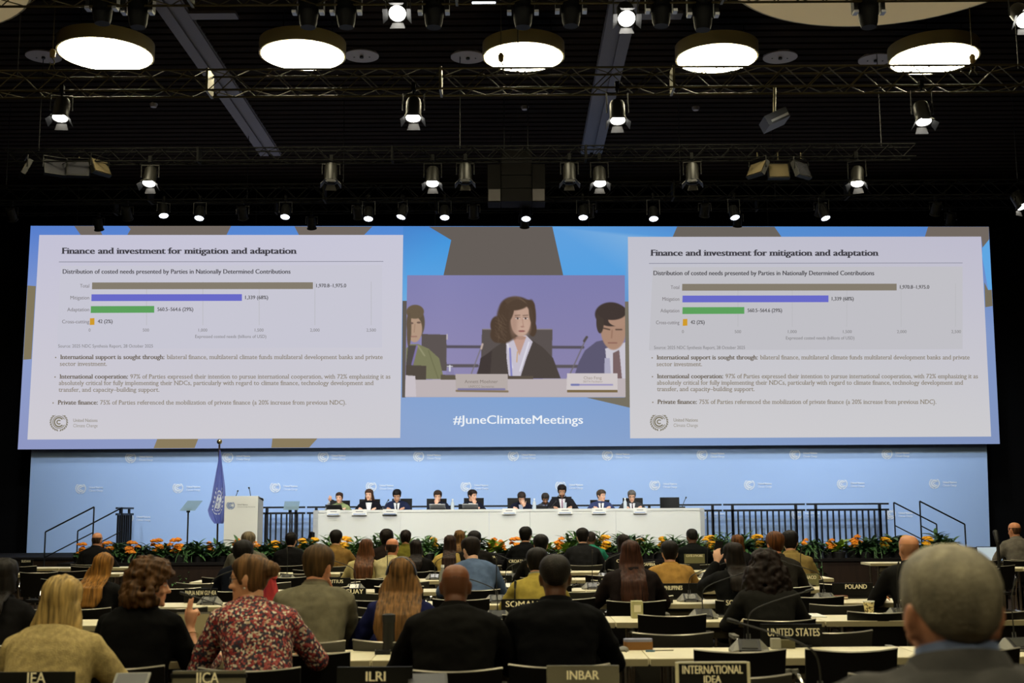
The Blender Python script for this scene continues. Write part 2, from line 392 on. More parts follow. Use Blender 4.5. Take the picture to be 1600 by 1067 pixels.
# live video picture on the screen: colours computed on a fine grid
VX0, VX1, VY0, VY1 = 632, 978, 429, 622
class Paint:
    def __init__(s, k):
        s.k = k; s.w = int((VX1-VX0)*k); s.h = int((VY1-VY0)*k)
        s.X, s.Y = np.meshgrid(VX0+(np.arange(s.w)+.5)/k, VY0+(np.arange(s.h)+.5)/k); s.I = np.zeros((s.h,s.w,3))
    def mix(s, m, col): s.I = s.I*(1-m[...,None])+np.array(col, float)*m[...,None]
    def ell(s, cx, cy, rx, ry, col, rot=0, soft=.08, op=1.0, lo=None, hi=None):
        a = math.radians(rot); dx, dy = s.X-cx, s.Y-cy; u = (dx*math.cos(a)+dy*math.sin(a))/rx; v = (-dx*math.sin(a)+dy*math.cos(a))/ry
        m = np.clip((1-np.sqrt(u*u+v*v))/soft+.5, 0, 1)*op
        if lo is not None: m = m*(s.Y > lo)
        if hi is not None: m = m*(s.Y < hi)
        s.mix(m, col)
    def poly(s, pts, col, op=1.0):
        ins = np.zeros(s.X.shape, bool); n = len(pts)
        for i in range(n):
            (x0,y0),(x1,y1) = pts[i], pts[(i+1)%n]
            if y0 == y1: continue
            c = ((y0 > s.Y) != (y1 > s.Y)) & (s.X < (x1-x0)*(s.Y-y0)/(y1-y0)+x0); ins ^= c
        s.mix(ins*op, col)
    def line(s, p, q, w, col, op=1.0):
        d = np.array(q,float)-np.array(p,float); L = np.hypot(*d); t = np.clip(((s.X-p[0])*d[0]+(s.Y-p[1])*d[1])/(L*L),0,1)
        s.mix(np.clip(w/2-np.hypot(s.X-p[0]-t*d[0], s.Y-p[1]-t*d[1])+.5,0,1)*op, col)
P = Paint(2)
g = np.clip((P.Y-430)/190,0,1)[...,None]; P.I = np.array((126,124,172.))*(1-g)+np.array((140,132,170.))*g
P.I += (np.clip(1-np.abs(P.X-690)/150,0,1)*6)[...,None]
P.line((697,542),(911,543),4.5,(88,82,92)); P.line((688,572),(745,572),5,(92,86,90)); P.line((865,573),(912,573),5,(92,86,90))
P.poly([(657,522),(696,523),(697,580),(657,580)],(92,84,82)); P.line((697,523),(697,530),2,(190,180,180))
P.poly([(752,514),(863,514.5),(862,585),(750,585)],(90,82,80)); P.line((753,514.5),(862,514.5),1.5,(140,130,130))
P.ell(647,505,14.5,26,(96,84,68)); P.ell(646,515,11.5,20,(178,150,128)); P.ell(646,487,14,11,(104,90,72)); P.ell(637,515,3.5,28,(100,86,70)); P.ell(652,504,3.2,1.6,(110,90,80)); P.ell(641,505,2.6,1.6,(110,90,80)); P.line((646,507),(645,519),1.5,(160,130,110)); P.line((641,526),(649,526),1.8,(150,110,100))
P.poly([(633,545),(640,538),(652,538),(668,545),(685,560),(693,593),(633,593)],(124,124,92)); P.poly([(636,540),(650,540),(644,575),(633,575)],(82,76,74)); P.line((650,541),(643,570),3,(128,116,168)); P.line((652,541),(662,556),2.5,(146,144,112)); P.line((668,548),(684,592),1.5,(110,110,80))
P.poly([(633,571),(665,572),(665,596),(633,596)],(82,74,66))
P.poly([(742,592),(752,560),(770,545),(790,531),(830,531),(848,543),(864,560),(876,592)],(76,68,64)); P.poly([(750,560),(768,548),(765,592),(745,592)],(66,58,56))
P.poly([(790,532),(800,524),(822,524),(832,534),(822,560),(812,592),(795,592),(791,560)],(196,190,204)); P.poly([(800,526),(822,526),(811,556)],(190,152,136)); P.line((826,535),(812,580),2.2,(222,220,230)); P.line((792,535),(800,575),2.2,(222,220,230)); P.line((796,545),(799,590),3,(130,130,190)); P.line((808,550),(807,566),1.2,(200,150,80))
for e in ((797,498,22,33),(786,515,19,22),(805,480,25,17),(829,496,8,28),(777,523,12,13),(832,514,6,12),(775,508,10,14),(824,478,11,10)): P.ell(*e,(80,64,52),soft=.16)
P.ell(813,500,16,26,(190,158,140),soft=.1); P.ell(818,512,9,12,(198,166,148),soft=.9,op=.7); P.ell(802,505,5,18,(168,136,120),soft=1.2,op=.7)
P.ell(807,476,19,8.5,(82,66,54),-10,soft=.2); P.ell(798,488,3.5,13,(82,66,54),14,soft=.3); P.ell(829,492,3,14,(84,68,56),-8,soft=.3)
for ex in (808,820.5): P.ell(ex,497.5,3.6,1.5,(214,200,194)); P.ell(ex,497.5,1.5,1.5,(70,54,50)); P.line((ex-4,493),(ex+3.5,492.4),1.5,(104,82,70),.8); P.line((ex-3.6,496),(ex+3.6,496),.9,(96,74,66),.8)
P.line((815.5,499),(817,509),1.6,(170,134,118),.8); P.ell(815.5,510.5,3.2,1.3,(160,122,108),op=.8); P.ell(814.5,517.5,5,1.7,(164,108,102)); P.line((809.5,517.3),(819.5,517.3),.8,(120,80,76)); P.ell(813,528,8,3,(166,132,116),op=.7)
for i in range(22):
    t = i/21; P.line((778+6*math.sin(i*2.1),490+36*t),(784+7*math.sin(i*1.7),500+34*t),1.3,(116,96,78),.3); P.line((788+30*t,470-8*math.sin(math.pi*t)),(792+30*t,474-7*math.sin(math.pi*t)),1.1,(116,96,78),.35)
P.poly([(896,592),(905,565),(914,548),(932,534),(950,530),(978,540),(978,592)],(92,88,112)); P.poly([(946,545),(978,535),(978,592),(950,592)],(200,196,206)); P.poly([(958,552),(968,547),(972,592),(958,592)],(120,98,98)); P.poly([(945,560),(953,560),(955,592),(944,592)],(170,168,190))
P.ell(959,514,20,33,(170,136,116)); P.ell(955,491,25,19,(66,56,52)); P.ell(938,503,6,18,(70,60,54)); P.ell(968,500,17,10,(172,138,118)); P.ell(957,487,23,13,(66,56,52)); P.line((944,513),(953,515),2.2,(92,74,64)); P.line((963,515),(972,515),2.2,(92,74,64)); P.line((957,516),(956,528),2,(150,116,98)); P.line((951,536),(964,536),2,(140,100,90))
P.line((916,529),(891,584),1.8,(112,106,110)); P.line((917,527),(913,533),4,(84,78,76)); P.line((752,540),(736,584),1.6,(120,114,116)); P.line((753,538),(751,545),3,(190,170,160))
P.poly([(697,577),(708,577),(710,592),(695,592)],(136,130,168)); P.line((702,572),(702,580),2.5,(214,214,224)); P.line((698,573),(706,573),1.5,(214,214,224))
P.poly([(632,594),(978,592),(978,622),(632,622)],(188,178,180)); P.poly([(688,586),(745,588),(745,594),(688,594)],(96,88,74)); P.poly([(790,588),(833,588),(833,593),(790,593)],(90,80,70))
P.poly([(633,587),(648,588),(650,621),(633,621)],(200,192,198))
P.poly([(711,585),(793,585),(793,611),(712,611)],(180,170,166)); P.line((713,611.5),(793,612.5),3,(128,112,88)); P.line((716,609),(788,609),3,(122,118,160))
P.poly([(886,584),(965,584),(965,611),(885,610)],(206,198,198)); P.poly([(886,610),(965,610),(965,614),(886,614)],(122,104,72)); P.line((893,602),(957,602),2.4,(150,144,188)); P.line((893,602),(904,602),3,(110,116,170))
P.line((633,622),(978,622),2,(176,166,170))
I = (P.I[0::2,0::2]+P.I[1::2,0::2]+P.I[0::2,1::2]+P.I[1::2,1::2])/4
h_, w_ = I.shape[:2]; mb = MB(); S3 = scr(3)
def vmap(u, v):
    TLx, BLx, TRx, BRx = 636.3, 632.8, 976.2, 977.5; a = TLx+(BLx-TLx)*v; b = TRx+(BRx-TRx)*v; return a+(b-a)*u, 430+(620.5-430)*v
vs = [S3(*vmap(i/(w_-1), j/(h_-1))) for j in range(h_) for i in range(w_)]
mb.add(vs, [(j*w_+i, (j+1)*w_+i, (j+1)*w_+i+1, j*w_+i+1) for j in range(h_-1) for i in range(w_-1)])
s_ = I/255.0; L_ = np.where(s_ <= .04045, s_/12.92, ((s_+.055)/1.055)**2.4).reshape(-1,3)
vid = glowpart('video_picture', mb, np.hstack([L_, np.ones((len(L_),1))]), screen, label='live video of a woman speaking between two seated people')
mb = MB(); cols = []; T = scr(5)
ptext(mb, cols, 'Annett Moehner', 726, 778, 598.5, 5, T, (128,118,112)); ptext(mb, cols, 'UNFCCC Secretariat', 732, 772, 605.5, 3.4, T, (140,130,124))
ptext(mb, cols, 'Chao Feng', 912, 940, 592.5, 4.6, T, (150,138,126)); ptext(mb, cols, 'SBSTA Facilitator', 911, 942, 597.5, 3, T, (156,144,136))
glowpart('name_captions', mb, cols, vid)

# ---------------------------------------------------------------- backdrop with the repeated emblem
BY = 25.72
backdrop = thing('backdrop_wall', 'pale blue printed backdrop with rows of white emblems under the screen', 'backdrop')
M_back = mat('backdrop_blue_print', (160,188,232), .8, spec=.2)
mb = MB(); vs = [at(x,y,BY) for x,y in ((52,640),(1540,640),(1547.5,870),(41,872))]
mb.add(vs+[v+Vector((0,.06,0)) for v in vs], [(0,3,2,1),(4,5,6,7),(0,1,5,4),(1,2,6,5),(2,3,7,6),(3,0,4,7)])
mb.build('panel', M_back, backdrop)
M_logo = mat('white_print', (236,242,248), .7)
BK = lambda x, y: at(x, y, BY-.012)
for cx, cy in ((204,715),(356,714),(505,713.3),(654,712.6),(802,712),(949,711),(1097,710),(1242,709.5),(1386,709),(126,763),(278,762),(430,761),(580,760),(728,759.7),(876,759),(1023,757.5),(1171,757),(1316,756),(1460,755),
               (200,809),(352,808),(502,807),(652,806),(800,805.5),(948,805),(1097,804),(1245,803.5),(1391,803)):
    mb = MB(); c = []; logo(mb, c, cx, cy, 8.6, BK, (255,255,255)); mb.build('emblem', M_logo, backdrop)

# ---------------------------------------------------------------- stage
XL, XR = -7.35, 7.45
stage = thing('stage_platform', 'dark brown raised stage platform running the width of the hall', 'stage')
M_fascia = mat('dark_wood_fascia', (34,24,18), .6, spec=.15, col2=(42,30,22), nscale=(14,14,1.5))
M_deck = mat('stage_carpet', (24,22,22), .9, spec=.1)
mb = MB(); mb.prism([(XL,20),(XR,20),(XR,22.9),(10.8,22.9),(10.8,25.69),(-10.8,25.69),(-10.8,22.9),(XL,22.9)], 0, SZ-.04); mb.build('fascia', M_fascia, stage)
mb = MB(); mb.prism([(XL-.03,19.97),(XR+.03,19.97),(XR+.03,22.87),(10.83,22.87),(10.83,25.69),(-10.83,25.69),(-10.83,22.87),(XL-.03,22.87)], SZ-.04, SZ); mb.build('deck', M_deck, stage)
for sx, nm in ((-1,'left'),(1,'right')):
    st = thing('stage_steps', 'black carpeted steps up to the %s end of the stage' % nm, 'steps', (0,0,0))
    edge = XL-.03 if sx < 0 else XR+.03
    for k in range(3):
        w = .3; x0 = edge+sx*(w*(2-k)+.01); MB().box((x0+sx*w/2,21.8,.09+.09*k),(w,1.7,.18*(k+1))).build('step', M_deck, st)
def handrail(pts, lowpts, Y, label, zbase=(0.18,SZ)):
    r = thing('stair_handrail', label, 'handrail')
    W3 = [at(x,y,Y) for x,y in pts]; R = .013
    a, b = W3; foot = lambda p, z: Vector((p.x,p.y,z))
    MB().tube([foot(a,zbase[0]),a],R).build('post', M_steel, r, True); MB().tube([foot(b,zbase[1]),b],R).build('post', M_steel, r, True)
    MB().tube([a,b],R).build('top_rail', M_steel, r, True)
    c, d = [at(x,y,Y) for x,y in lowpts]; MB().tube([Vector((a.x,a.y,d.z-(b.z-a.z))),Vector((b.x,b.y,d.z))],R*.8).build('lower_rail', M_steel, r, True)
handrail([(71,831),(147,792)],[(70,871),(146,832)],21.0,'near handrail of the steps at the left end of the stage')
handrail([(121.5,829.5),(191,793)],[(161,845),(190,830)],22.6,'far handrail of the steps at the left end of the stage')
handrail([(1507.4,819),(1437,783)],[(1483,847),(1438,821.5)],21.0,'near handrail of the steps at the right end of the stage')
handrail([(1463.4,819),(1396.5,785)],[(1425,835.5),(1398.7,821)],22.5,'far handrail of the steps at the right end of the stage')

RY = 25.4
def railing(x0, x1, posts, bal, label, along=None):
    r = thing('railing', label, 'railing', group='black balustrade along the back of the stage')
    zt, zm = 1.625, 1.505
    def bx(X, w, z0, z1, nm):
        if along is None: MB().box((X,RY,(z0+z1)/2),(w,.04,z1-z0)).build(nm, M_steel, r)
        else: MB().box((along,X,(z0+z1)/2),(.04,w,z1-z0)).build(nm, M_steel, r)
    bx((x0+x1)/2, x1-x0, zt-.018, zt+.018, 'top_rail'); bx((x0+x1)/2, x1-x0, zm-.02, zm+.02, 'middle_rail')
    for p in posts: bx(p, .055, SZ, zt-.018, 'post')
    for b in bal: bx(b, .03, SZ+.06, zm-.02, 'baluster')
    bx((x0+x1)/2, x1-x0, SZ+.03, SZ+.06, 'bottom_rail')
K = RY/F
def X_(px): return at(px, 790, RY).x
ends = [(1260,1388.5),(1130,1257.5),(1000,1127.5),(870,997.5),(740,867.5),(610,737.5),(480,607.5),(403,477)]
nms = ['right of the head table, section by the right hand steps','right of the head table, section next to the table end','behind the right end of the head table, by the empty chair','behind the man in the blue suit','behind the men at the middle of the head table','behind the second man from the left at the head table','behind the two women at the head table','between lectern and head table']
for (a, b), nm in zip(ends, nms):
    xa, xb = X_(a), X_(b); n = 14; bal = [xa+.06+(xb-xa-.12)*i/(n-1) for i in range(n)] if b-a > 100 else [xa+.05+(xb-xa-.1)*i/8 for i in range(9)]
    railing(xa, xb, [xa+.19,xb-.19], bal, 'black metal balustrade section '+nm)
railing(24.3, 25.35, [24.55,25.1], [24.42,24.7,24.83,24.97,25.24], 'short black balustrade running back from the left hand steps', -7.85)
# ---------------------------------------------------------------- ceiling lamps and rigging
def emitmat(name, col, st):
    return mat(name, col, .5, emit=st)
M_disc = emitmat('lit_disc_diffuser', (252,240,200), DISC_L)
M_discoff = mat('unlit_disc_bounce_glow', (222,200,150), .6, emit=.2)  # faint emission stands in for bounced light on the unlit discs
M_face = mat('panel_face_cream', (70,62,44), .8, spec=.05)
M_discrim = mat('disc_rim_enamel', (168,156,112), .5)
def disc_lamp(px, py, z, R, H, lit, label, group, X=None, Y=None):
    p = atz(px,py,z) if X is None else Vector((X,Y,z))
    t = thing('disc_ceiling_lamp', label, 'ceiling lamp', p, 0, group)
    mb = MB(); mb.lathe([(R-.03,.004),(R,.004),(R,H),(R-.03,H)],64); mb.build('housing', M_discrim, t, True)
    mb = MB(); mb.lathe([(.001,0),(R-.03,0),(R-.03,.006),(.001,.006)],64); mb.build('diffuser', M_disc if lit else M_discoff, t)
    mb = MB()
    for a in (0,120,240):
        x, y = .7*R*math.cos(math.radians(a)), .7*R*math.sin(math.radians(a)); mb = MB(); mb.tube([(x,y,H),(x*.95,y*.95,CZ-z)],.008,6); mb.build('suspension_wire', M_black, t)
    return t
ZD = 8.05
for (px, py, w), nm in zip(((165,86,136),(473,87,129),(818,90,125),(1120,92,124),(1459,93,127)),('leftmost','second from the left','middle','second from the right','rightmost')):
    p = atz(px,py,ZD); d = (p-CAM).length
    disc_lamp(px,py,ZD,w/2/F*d*1.0,.2,True,'glowing round ceiling lamp, %s of the row of five' % nm,'lit round ceiling lamps')
disc_lamp(0,0,8.0,2.0,.12,False,'large unlit beige disc lamp cut by the top edge, right of centre','unlit large disc lamps',4.6,13.78)
disc_lamp(0,0,8.0,2.0,.12,False,'large unlit beige disc lamp in the top left corner','unlit large disc lamps',-7.85,13.78)
for X, Y in ((-6.2,8.5),(-2.1,8.5),(2.1,8.5),(6.2,8.5),(-3.4,3.5),(3.4,3.5),(-3.4,-1.5),(3.4,-1.5)):  # unseen disc lamps added to brighten the audience, tables and sign lettering
    disc_lamp(0,0,ZD,.62,.2,True,'unseen round ceiling lamp added outside the picture to brighten the audience','added round lamps outside the picture',X,Y)
M_spk = mat('ceiling_speaker_grille', (150,146,150), .6)
for px, py, nm in ((68,88,'leftmost'),(565,87,'right of the second lamp'),(731,89,'left of the middle lamp'),(1219,89,'right of the fourth lamp'),(1368,93,'left of the rightmost lamp')):
    p = atz(px,py,CZ-.02); t = thing('ceiling_speaker', 'grey round ceiling plate with a black centre, '+nm, 'ceiling speaker', p, 0, 'round ceiling plates')
    MB().lathe([(.001,-.01),(.27,-.01),(.27,.02),(.001,.02)],40).build('plate', M_spk, t, True)
    MB().lathe([(.001,-.04),(.03,-.04),(.03,0),(.001,0)],12).build('nozzle', M_black, t); mb = MB()
    for a in (0,1): MB().box((.12-.24*a,.03,-.012),(.02,.02,.01)).build('screw', M_black, t)
for px, py, nm in ((240,163,'left'),(820,167,'middle'),(1087,168,'right')):
    t = thing('smoke_detector','small white ceiling detector behind the front truss, %s one' % nm,'detector',atz(px,py,CZ-.02),0,'ceiling detectors')
    MB().lathe([(.001,-.05),(.05,-.05),(.07,-.01),(.07,.02),(.001,.02)],20).build('casing', M_spk, t, True)

def truss(x0, x1, Y, z, h, label, M_truss=M_truss):
    t = thing('lighting_truss', label, 'truss', (x0,Y,z)); L = x1-x0; r = h*.055
    for dy in (-h/2,h/2):
        for dz in (-h/2,h/2): MB().tube([(0,dy,dz),(L,dy,dz)],r,8).build('chord', M_truss, t, True)
    mb = MB(); n = int(L/(h*1.0)); s_ = L/n
    for i in range(n):
        a, b = (-h/2,h/2) if i % 2 else (h/2,-h/2)
        for dy in (-h/2,h/2): mb.tube([(i*s_,dy,a),((i+1)*s_,dy,b)],r*.5,5)
        for dz in (-h/2,h/2): mb.tube([(i*s_,a,dz),((i+1)*s_,b,dz)],r*.5,5)
    mb.build('bracing', M_truss, t)
    k = max(2, int(L/5))
    for i in range(k+1):
        x = .5+(L-1)*i/k; MB().tube([(x,0,h/2),(x,0,CZ-z)],.007,5).build('hanging_cable', M_black, t)
    for i in range(1, int(L/3)):
        MB().box((3*i,0,0),(.03,h*1.15,h*1.15)).build('coupler_plate', M_truss, t)
    return t
T1Y, T1Z = 15.15, 7.0
pa = at(0,130,T1Y); truss(-6.9, 7.1, T1Y, pa.z-.02, .27, 'metal lighting truss nearest the camera, in front of the glowing lamps')
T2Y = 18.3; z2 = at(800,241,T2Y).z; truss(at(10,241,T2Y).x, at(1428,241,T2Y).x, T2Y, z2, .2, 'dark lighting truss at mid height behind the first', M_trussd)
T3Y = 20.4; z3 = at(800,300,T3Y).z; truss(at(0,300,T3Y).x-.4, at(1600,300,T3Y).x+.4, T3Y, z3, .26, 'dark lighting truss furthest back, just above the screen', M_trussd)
T0Y, T0Z = 13.0, 7.35; truss(-6.6, 6.6, T0Y, T0Z, .27, 'lighting truss carrying moving heads above the picture edge')
TFY, TFZ = 11.0, 7.5; truss(-7.5, 7.5, TFY, TFZ, .27, 'front of house lighting truss above the picture')

M_lensF = emitmat('lit_fresnel_lens', (255,252,244), 14.0); M_lensP = emitmat('lit_led_lens', (232,240,255), 9.0)
M_lensoff = mat('dark_lens', (40,40,44), .15)
M_flap_lit = mat('barn_door_lit', (66,64,60), .6); M_flap_shade = mat('barn_door_shaded', (9,9,9), .6)  # same metal twice: paler for the lens-lit bottom flap, darker for shaded flaps
M_fix = mat('black_fixture', (11,11,11), .6, spec=.12)
def spotlight_data(name, W_, size, blend, col=(1,.97,.9), r=.06):
    l = bpy.data.lights.new(name, 'SPOT'); l.energy = W_; l.spot_size = math.radians(size); l.spot_blend = blend; l.color = col; l.shadow_soft_size = max(r,.25); return l
def fresnel(label, loc, tilt, yaw=0.0, W_=0, lens=M_lensF, size=70, blend=.7, drop=.24, flaps=True, group='barn door spotlights on the trusses', s=1.0, col=(1,.97,.9), name='fresnel_spotlight', body=M_housing):
    """origin at the clamp; the axis points along -Y turned by yaw, tilted down by tilt degrees"""
    t = thing(name, label, 'spotlight', loc, math.radians(yaw), group); t.scale = (s,)*3
    MB().box((0,0,.02),(.05,.08,.1)).tube([(0,0,-.02),(0,0,-.07)],.015,8).build('clamp', M_trussd, t)
    w = .135; pv = Vector((0,0,-drop))
    MB().tube([(-w,0,-drop),(-w,0,-.075),(w,0,-.075),(w,0,-drop)],.011,6).build('yoke', M_housing, t)
    a = math.radians(tilt); R3 = Matrix.Rotation(-(math.pi/2-a)+math.pi, 3, 'X')   # local +z -> beam direction
    R3 = Matrix.Rotation(math.pi/2+a, 3, 'X')
    M4 = Matrix.Translation(pv) @ R3.to_4x4()
    MB().lathe([(.02,-.17),(.085,-.165),(.1,-.12),(.1,.1),(.115,.105),(.115,.125),(.096,.125),(.096,.1),(.001,.1)],20,M4).build('lamp_body', body, t, True)
    MB().lathe([(.001,.118),(.05,.124),(.093,.112),(.093,.1),(.001,.1)],20,M4).build('lens', lens, t, True)
    for k in range(4):
        if not flaps: break
        q = Matrix.Rotation(k*math.pi/2, 4, 'Z'); e = Matrix.Translation((0,.105,.13)) @ Matrix.Rotation(math.radians(-38 if k != 2 else -20), 4, 'X')
        MM = M4 @ q @ e; pts = [(-.06,0),(.06,0),(.085,.085),(-.085,.085)]
        mb = MB(); vs = [MM @ Vector((p[0],-.002,p[1])) for p in pts]+[MM @ Vector((p[0],.002,p[1])) for p in pts]
        mb.add(vs, [(0,1,2,3),(7,6,5,4),(0,4,5,1),(1,5,6,2),(2,6,7,3),(3,7,4,0)]); mb.build('barn_door', M_flap_lit if k == 2 else M_flap_shade, t)
    if W_:
        lo = bpy.data.objects.new('beam', spotlight_data('beam', W_, size, blend, col)); COL.objects.link(lo); lo.parent = t
        lo.location = M4 @ Vector((0,0,.2)); lo.rotation_euler = (R3 @ Matrix.Rotation(math.pi, 3, 'X')).to_euler()
    return t
def hang(px, py, Y, zb, tilt, label, sc=1.0, **k):
    """hang a lamp from the chord at height zb so that its lens is seen at (px, py)"""
    p = at(px,py,Y); fresnel(label, (p.x,Y,zb), tilt, s=sc, drop=max(.13,(zb-p.z)/sc-.12*math.sin(math.radians(tilt))), **k)
zb1 = pa.z-.02-.135; zb2 = z2-.1; zb3 = z3-.13; zb0 = T0Z-.135
for px, py, nm in ((95,186,'below the leftmost lamp'),(646,186,'under the middle of the truss'),(965,190,'right of centre'),(1442,192,'below the rightmost lamp')):
    hang(px,py,T1Y-.135,zb1,70,'bright spotlight on the front truss, '+nm, yaw=6 if px < 200 else 0, W_=FRESNEL_W)
for px, py, nm in ((234,288,'leftmost'),(676,288,'left of the speaker cluster'),(937,288,'right of the speaker cluster'),(1340,288,'near the right end of the truss')):
    hang(px,py,T2Y-.1,zb2,66,'bright spotlight on the middle truss, '+nm, yaw=-25 if px == 1340 else 0, W_=FRESNEL_W)
hang(1591,290,T3Y-.15,zb3,62,'bright spotlight cut by the right edge', yaw=30)
hang(622,26,T0Y-.135,zb0,46,'bright spotlight at the top edge, left of centre', W_=FRESNEL_W)
hang(978,34,T0Y-.135,zb0,46,'bright spotlight at the top edge in front of the ceiling rail', W_=FRESNEL_W)
hang(1597,36,T0Y-.135,zb0,46,'bright spotlight in the top right corner')
for px, py, yw, nm in ((517,284,8,'second left of the speaker cluster'),(727,284,0,'directly left of the cluster'),(890,284,0,'directly right of the cluster'),(1082,284,-10,'right of centre')):
    hang(px,py,T2Y-.1,zb2,80,'unlit spotlight on the middle truss, '+nm, yaw=yw, lens=M_lensoff)
led = ((255,338,30),(312,342,0),(446,340,0),(576,343,0),(629,340,-40),(695,341,0),(822,343,0),(911,341,0),(1021,343,0),(1147,341,15),(1288,342,25))
for k, (px, py, yw) in enumerate(led):
    hang(px,py,T3Y-.13,zb3,66,'small LED spotlight above the screen, %s from the left' % ('first second third fourth fifth sixth seventh eighth ninth tenth eleventh'.split()[k]), sc=.8, yaw=yw, lens=M_lensP, flaps=False, group='LED spotlights above the screen', name='led_spotlight', body=M_fix)
# spotlights that light the stage: rear units on the last truss and the front-of-house truss (above the picture)
T4Y = 22.2; z4 = at(800,322,T4Y).z; truss(-10.4, 10.4, T4Y, z4, .2, 'added thin black truss closest to the screen, carrying added wash lights', M_trussd)  # added truss, holds extra lamps that soften the screen's shadow on the backdrop
for k in range(10):
    X = -8.65+2.0*k; e_ = WASH_W*(1.2 if abs(X) > 6 else (1.0 if abs(X) > 3.5 else .7))
    fresnel('dark wash light on the rear truss pointing away at the backdrop', (X,T3Y+.13,zb3), 44, 180, e_*.55, lens=M_lensP, flaps=False, size=84, blend=1.0, group='wash lights on the rear truss', s=.8, col=(.86,.93,1), name='wash_light', body=M_fix)
    if k % 2 == 0: fresnel('added wash light on the thin truss closest to the screen', (X+.9,T4Y+.1,z4-.1), 58, 180, e_*.62, lens=M_lensP, flaps=False, size=84, blend=1.0, group='added wash lights on the thin truss', s=.8, col=(.86,.93,1), name='wash_light', body=M_fix)  # added steeper lamps that stretch the shadow gradient down the backdrop
for k in range(6):
    X = -5+2*k
    fresnel('front of house spotlight above the picture aimed at the head table', (X,TFY+.135,TFZ-.135), 26, 180+(0 if abs(X) < 9 else 0), STAGE_W, size=38, blend=.6, group='front of house spotlights', col=(.97,.985,1))

def moving_head(px, py, label, lean=0):
    p = at(px,py,T0Y+.2); t = thing('moving_head_light', label, 'stage light', (p.x,T0Y+.2,p.z), 0, 'moving head lights at the top edge')
    MB().rbox((0,0,.44),(.3,.26,.12),.03).build('base', M_fix, t)
    MB().box((0,0,.56),(.06,.1,.14)).build('clamp', M_truss, t)
    for sx in (-1,1): MB().box((sx*.155,0,.22),(.045,.12,.34)).build('yoke_arm', M_housing, t, label=None); MB().box((sx*.155,-.03,.035),(.05,.1,.03)).build('yoke_tip', M_alu, t)
    MB().lathe([(.05,.3),(.11,.27),(.12,.1),(.1,-.08),(.085,-.13),(.07,-.13)],18,Matrix.Rotation(math.radians(lean),4,'Y')).build('head', M_fix, t, True)
for (px, py), nm in zip(((160,20),(216,26),(482,26),(541,26),(678,26),(817,26),(892,24),(1033,24),(1098,30),(1357,26)),('first from the left at the top edge','beside the left ceiling rail','above the second lamp, left one','above the second lamp, right one','right of the top spotlight','above the middle lamp','left of the right ceiling rail','right of the right ceiling rail','above the fourth lamp','in front of the big beige disc')):
    moving_head(px, py, 'dark moving head light, '+nm, (px % 5)-2)
p = at(756,6,T0Y); t = thing('led_batten','short white LED bar glowing at the top edge','LED bar',p); MB().box((0,0,.05),(.28,.08,.08)).build('housing', M_plastic, t); MB().tube([(0,0,.09),(0,0,T0Z-p.z-.13)],.015,6).build('bracket', M_truss, t)
for k in range(12): MB().ball((-.121+.022*k,-.02,.005),.012,8,6).build('led', M_lensP, t)
def flood(px, py, yaw, tilt, label, lit):
    p = at(px,py,T2Y); t = thing('panel_floodlight', label, 'floodlight', (p.x,T2Y,p.z), math.radians(yaw), 'square panel lights')
    R = Matrix.Rotation(math.radians(tilt),3,'X'); MB().box((0,0,0),(.34,.07,.26),R).build('panel_housing', M_housing, t); MB().box(R @ Vector((0,-.038,0)),(.3,.006,.22),R).build('panel_face', M_face if lit else M_lensoff, t)
    MB().tube([(-.18,0,0),(-.18,0,.18),(.18,0,.18),(.18,0,0)],.009,6).build('yoke', M_housing, t); MB().tube([(0,0,.18),(0,0,z2-p.z)],.012,6).build('clamp', M_truss, t)
for px, py, yw, ti, lit, nm in ((40,264,-60,-25,True,'leftmost, turned sideways'),(86,263,35,-20,False,'second from the left'),(123,265,8,-18,False,'third from the left'),(156,262,60,-25,True,'fourth from the left, turned sideways'),(1184,265,-55,-30,True,'right group, turned sideways'),(1216,268,0,-15,True,'right group, facing the room'),(1252,266,40,-20,False,'right group, darkest one')):
    flood(px,py,yw,ti,'square panel light on the middle truss, '+nm,lit)
p = at(1210,188,T1Y); t = thing('stage_projector','dark slanted video projector hanging from the front truss on the right','projector',p); R = Matrix.Rotation(math.radians(-25),3,'Y')
MB().box((0,0,0),(.3,.35,.14),R).build('casing', M_plastic, t); MB().box(R @ Vector((.02,-.18,-.03)),(.24,.02,.03),R).build('grille', M_greyplastic, t); MB().tube([(0,0,.05),(.02,0,pa.z-p.z-.1)],.02,6).build('bracket', M_truss, t)
def hoist(px, y0, y1, Y, label):
    a, b = at(px,y0,Y), at(px,y1,Y); t = thing('chain_hoist', label, 'hoist', b, 0, 'chain hooks holding the front truss'); L = a.z-b.z
    MB().tube([(0,0,L),(0,0,CZ-b.z)],.006,5).build('cable', M_truss, t); MB().lathe([(.001,0),(.035,.02),(.04,.1),(.02,.13),(.001,.13)],12,Matrix.Translation((0,0,L-.12))).build('hook_block', mat('hoist_yellow',(120,96,40),.5), t, True)
    MB().tube([(0,0,L-.11),(.03,0,L-.16),(.02,0,L-.2),(-.02,0,L-.2),(-.03,0,L-.17)],.009,6).build('hook', M_truss, t, True); MB().tube([(-.02,0,L-.2),(-.06,0,0)],.006,5).tube([(.01,0,L-.2),(.05,0,0)],.006,5).build('sling', M_truss, t)
for px, y0, y1, nm in ((81,78,113,'in front of the leftmost lamp'),(783,84,116,'in front of the middle lamp'),(1521,86,117,'at the edge of the rightmost lamp')): hoist(px,y0,y1,T1Y,'chain hook holding the front truss, '+nm)
t = thing('speaker_cluster','dark speaker cluster of stacked cabinets hanging above the screen','loudspeaker',at(807,320,20.0)); k = 20.0/F*1.0; zz = 0
M_cab = mat('speaker_cabinet',(13,12,11),.8,spec=.06)
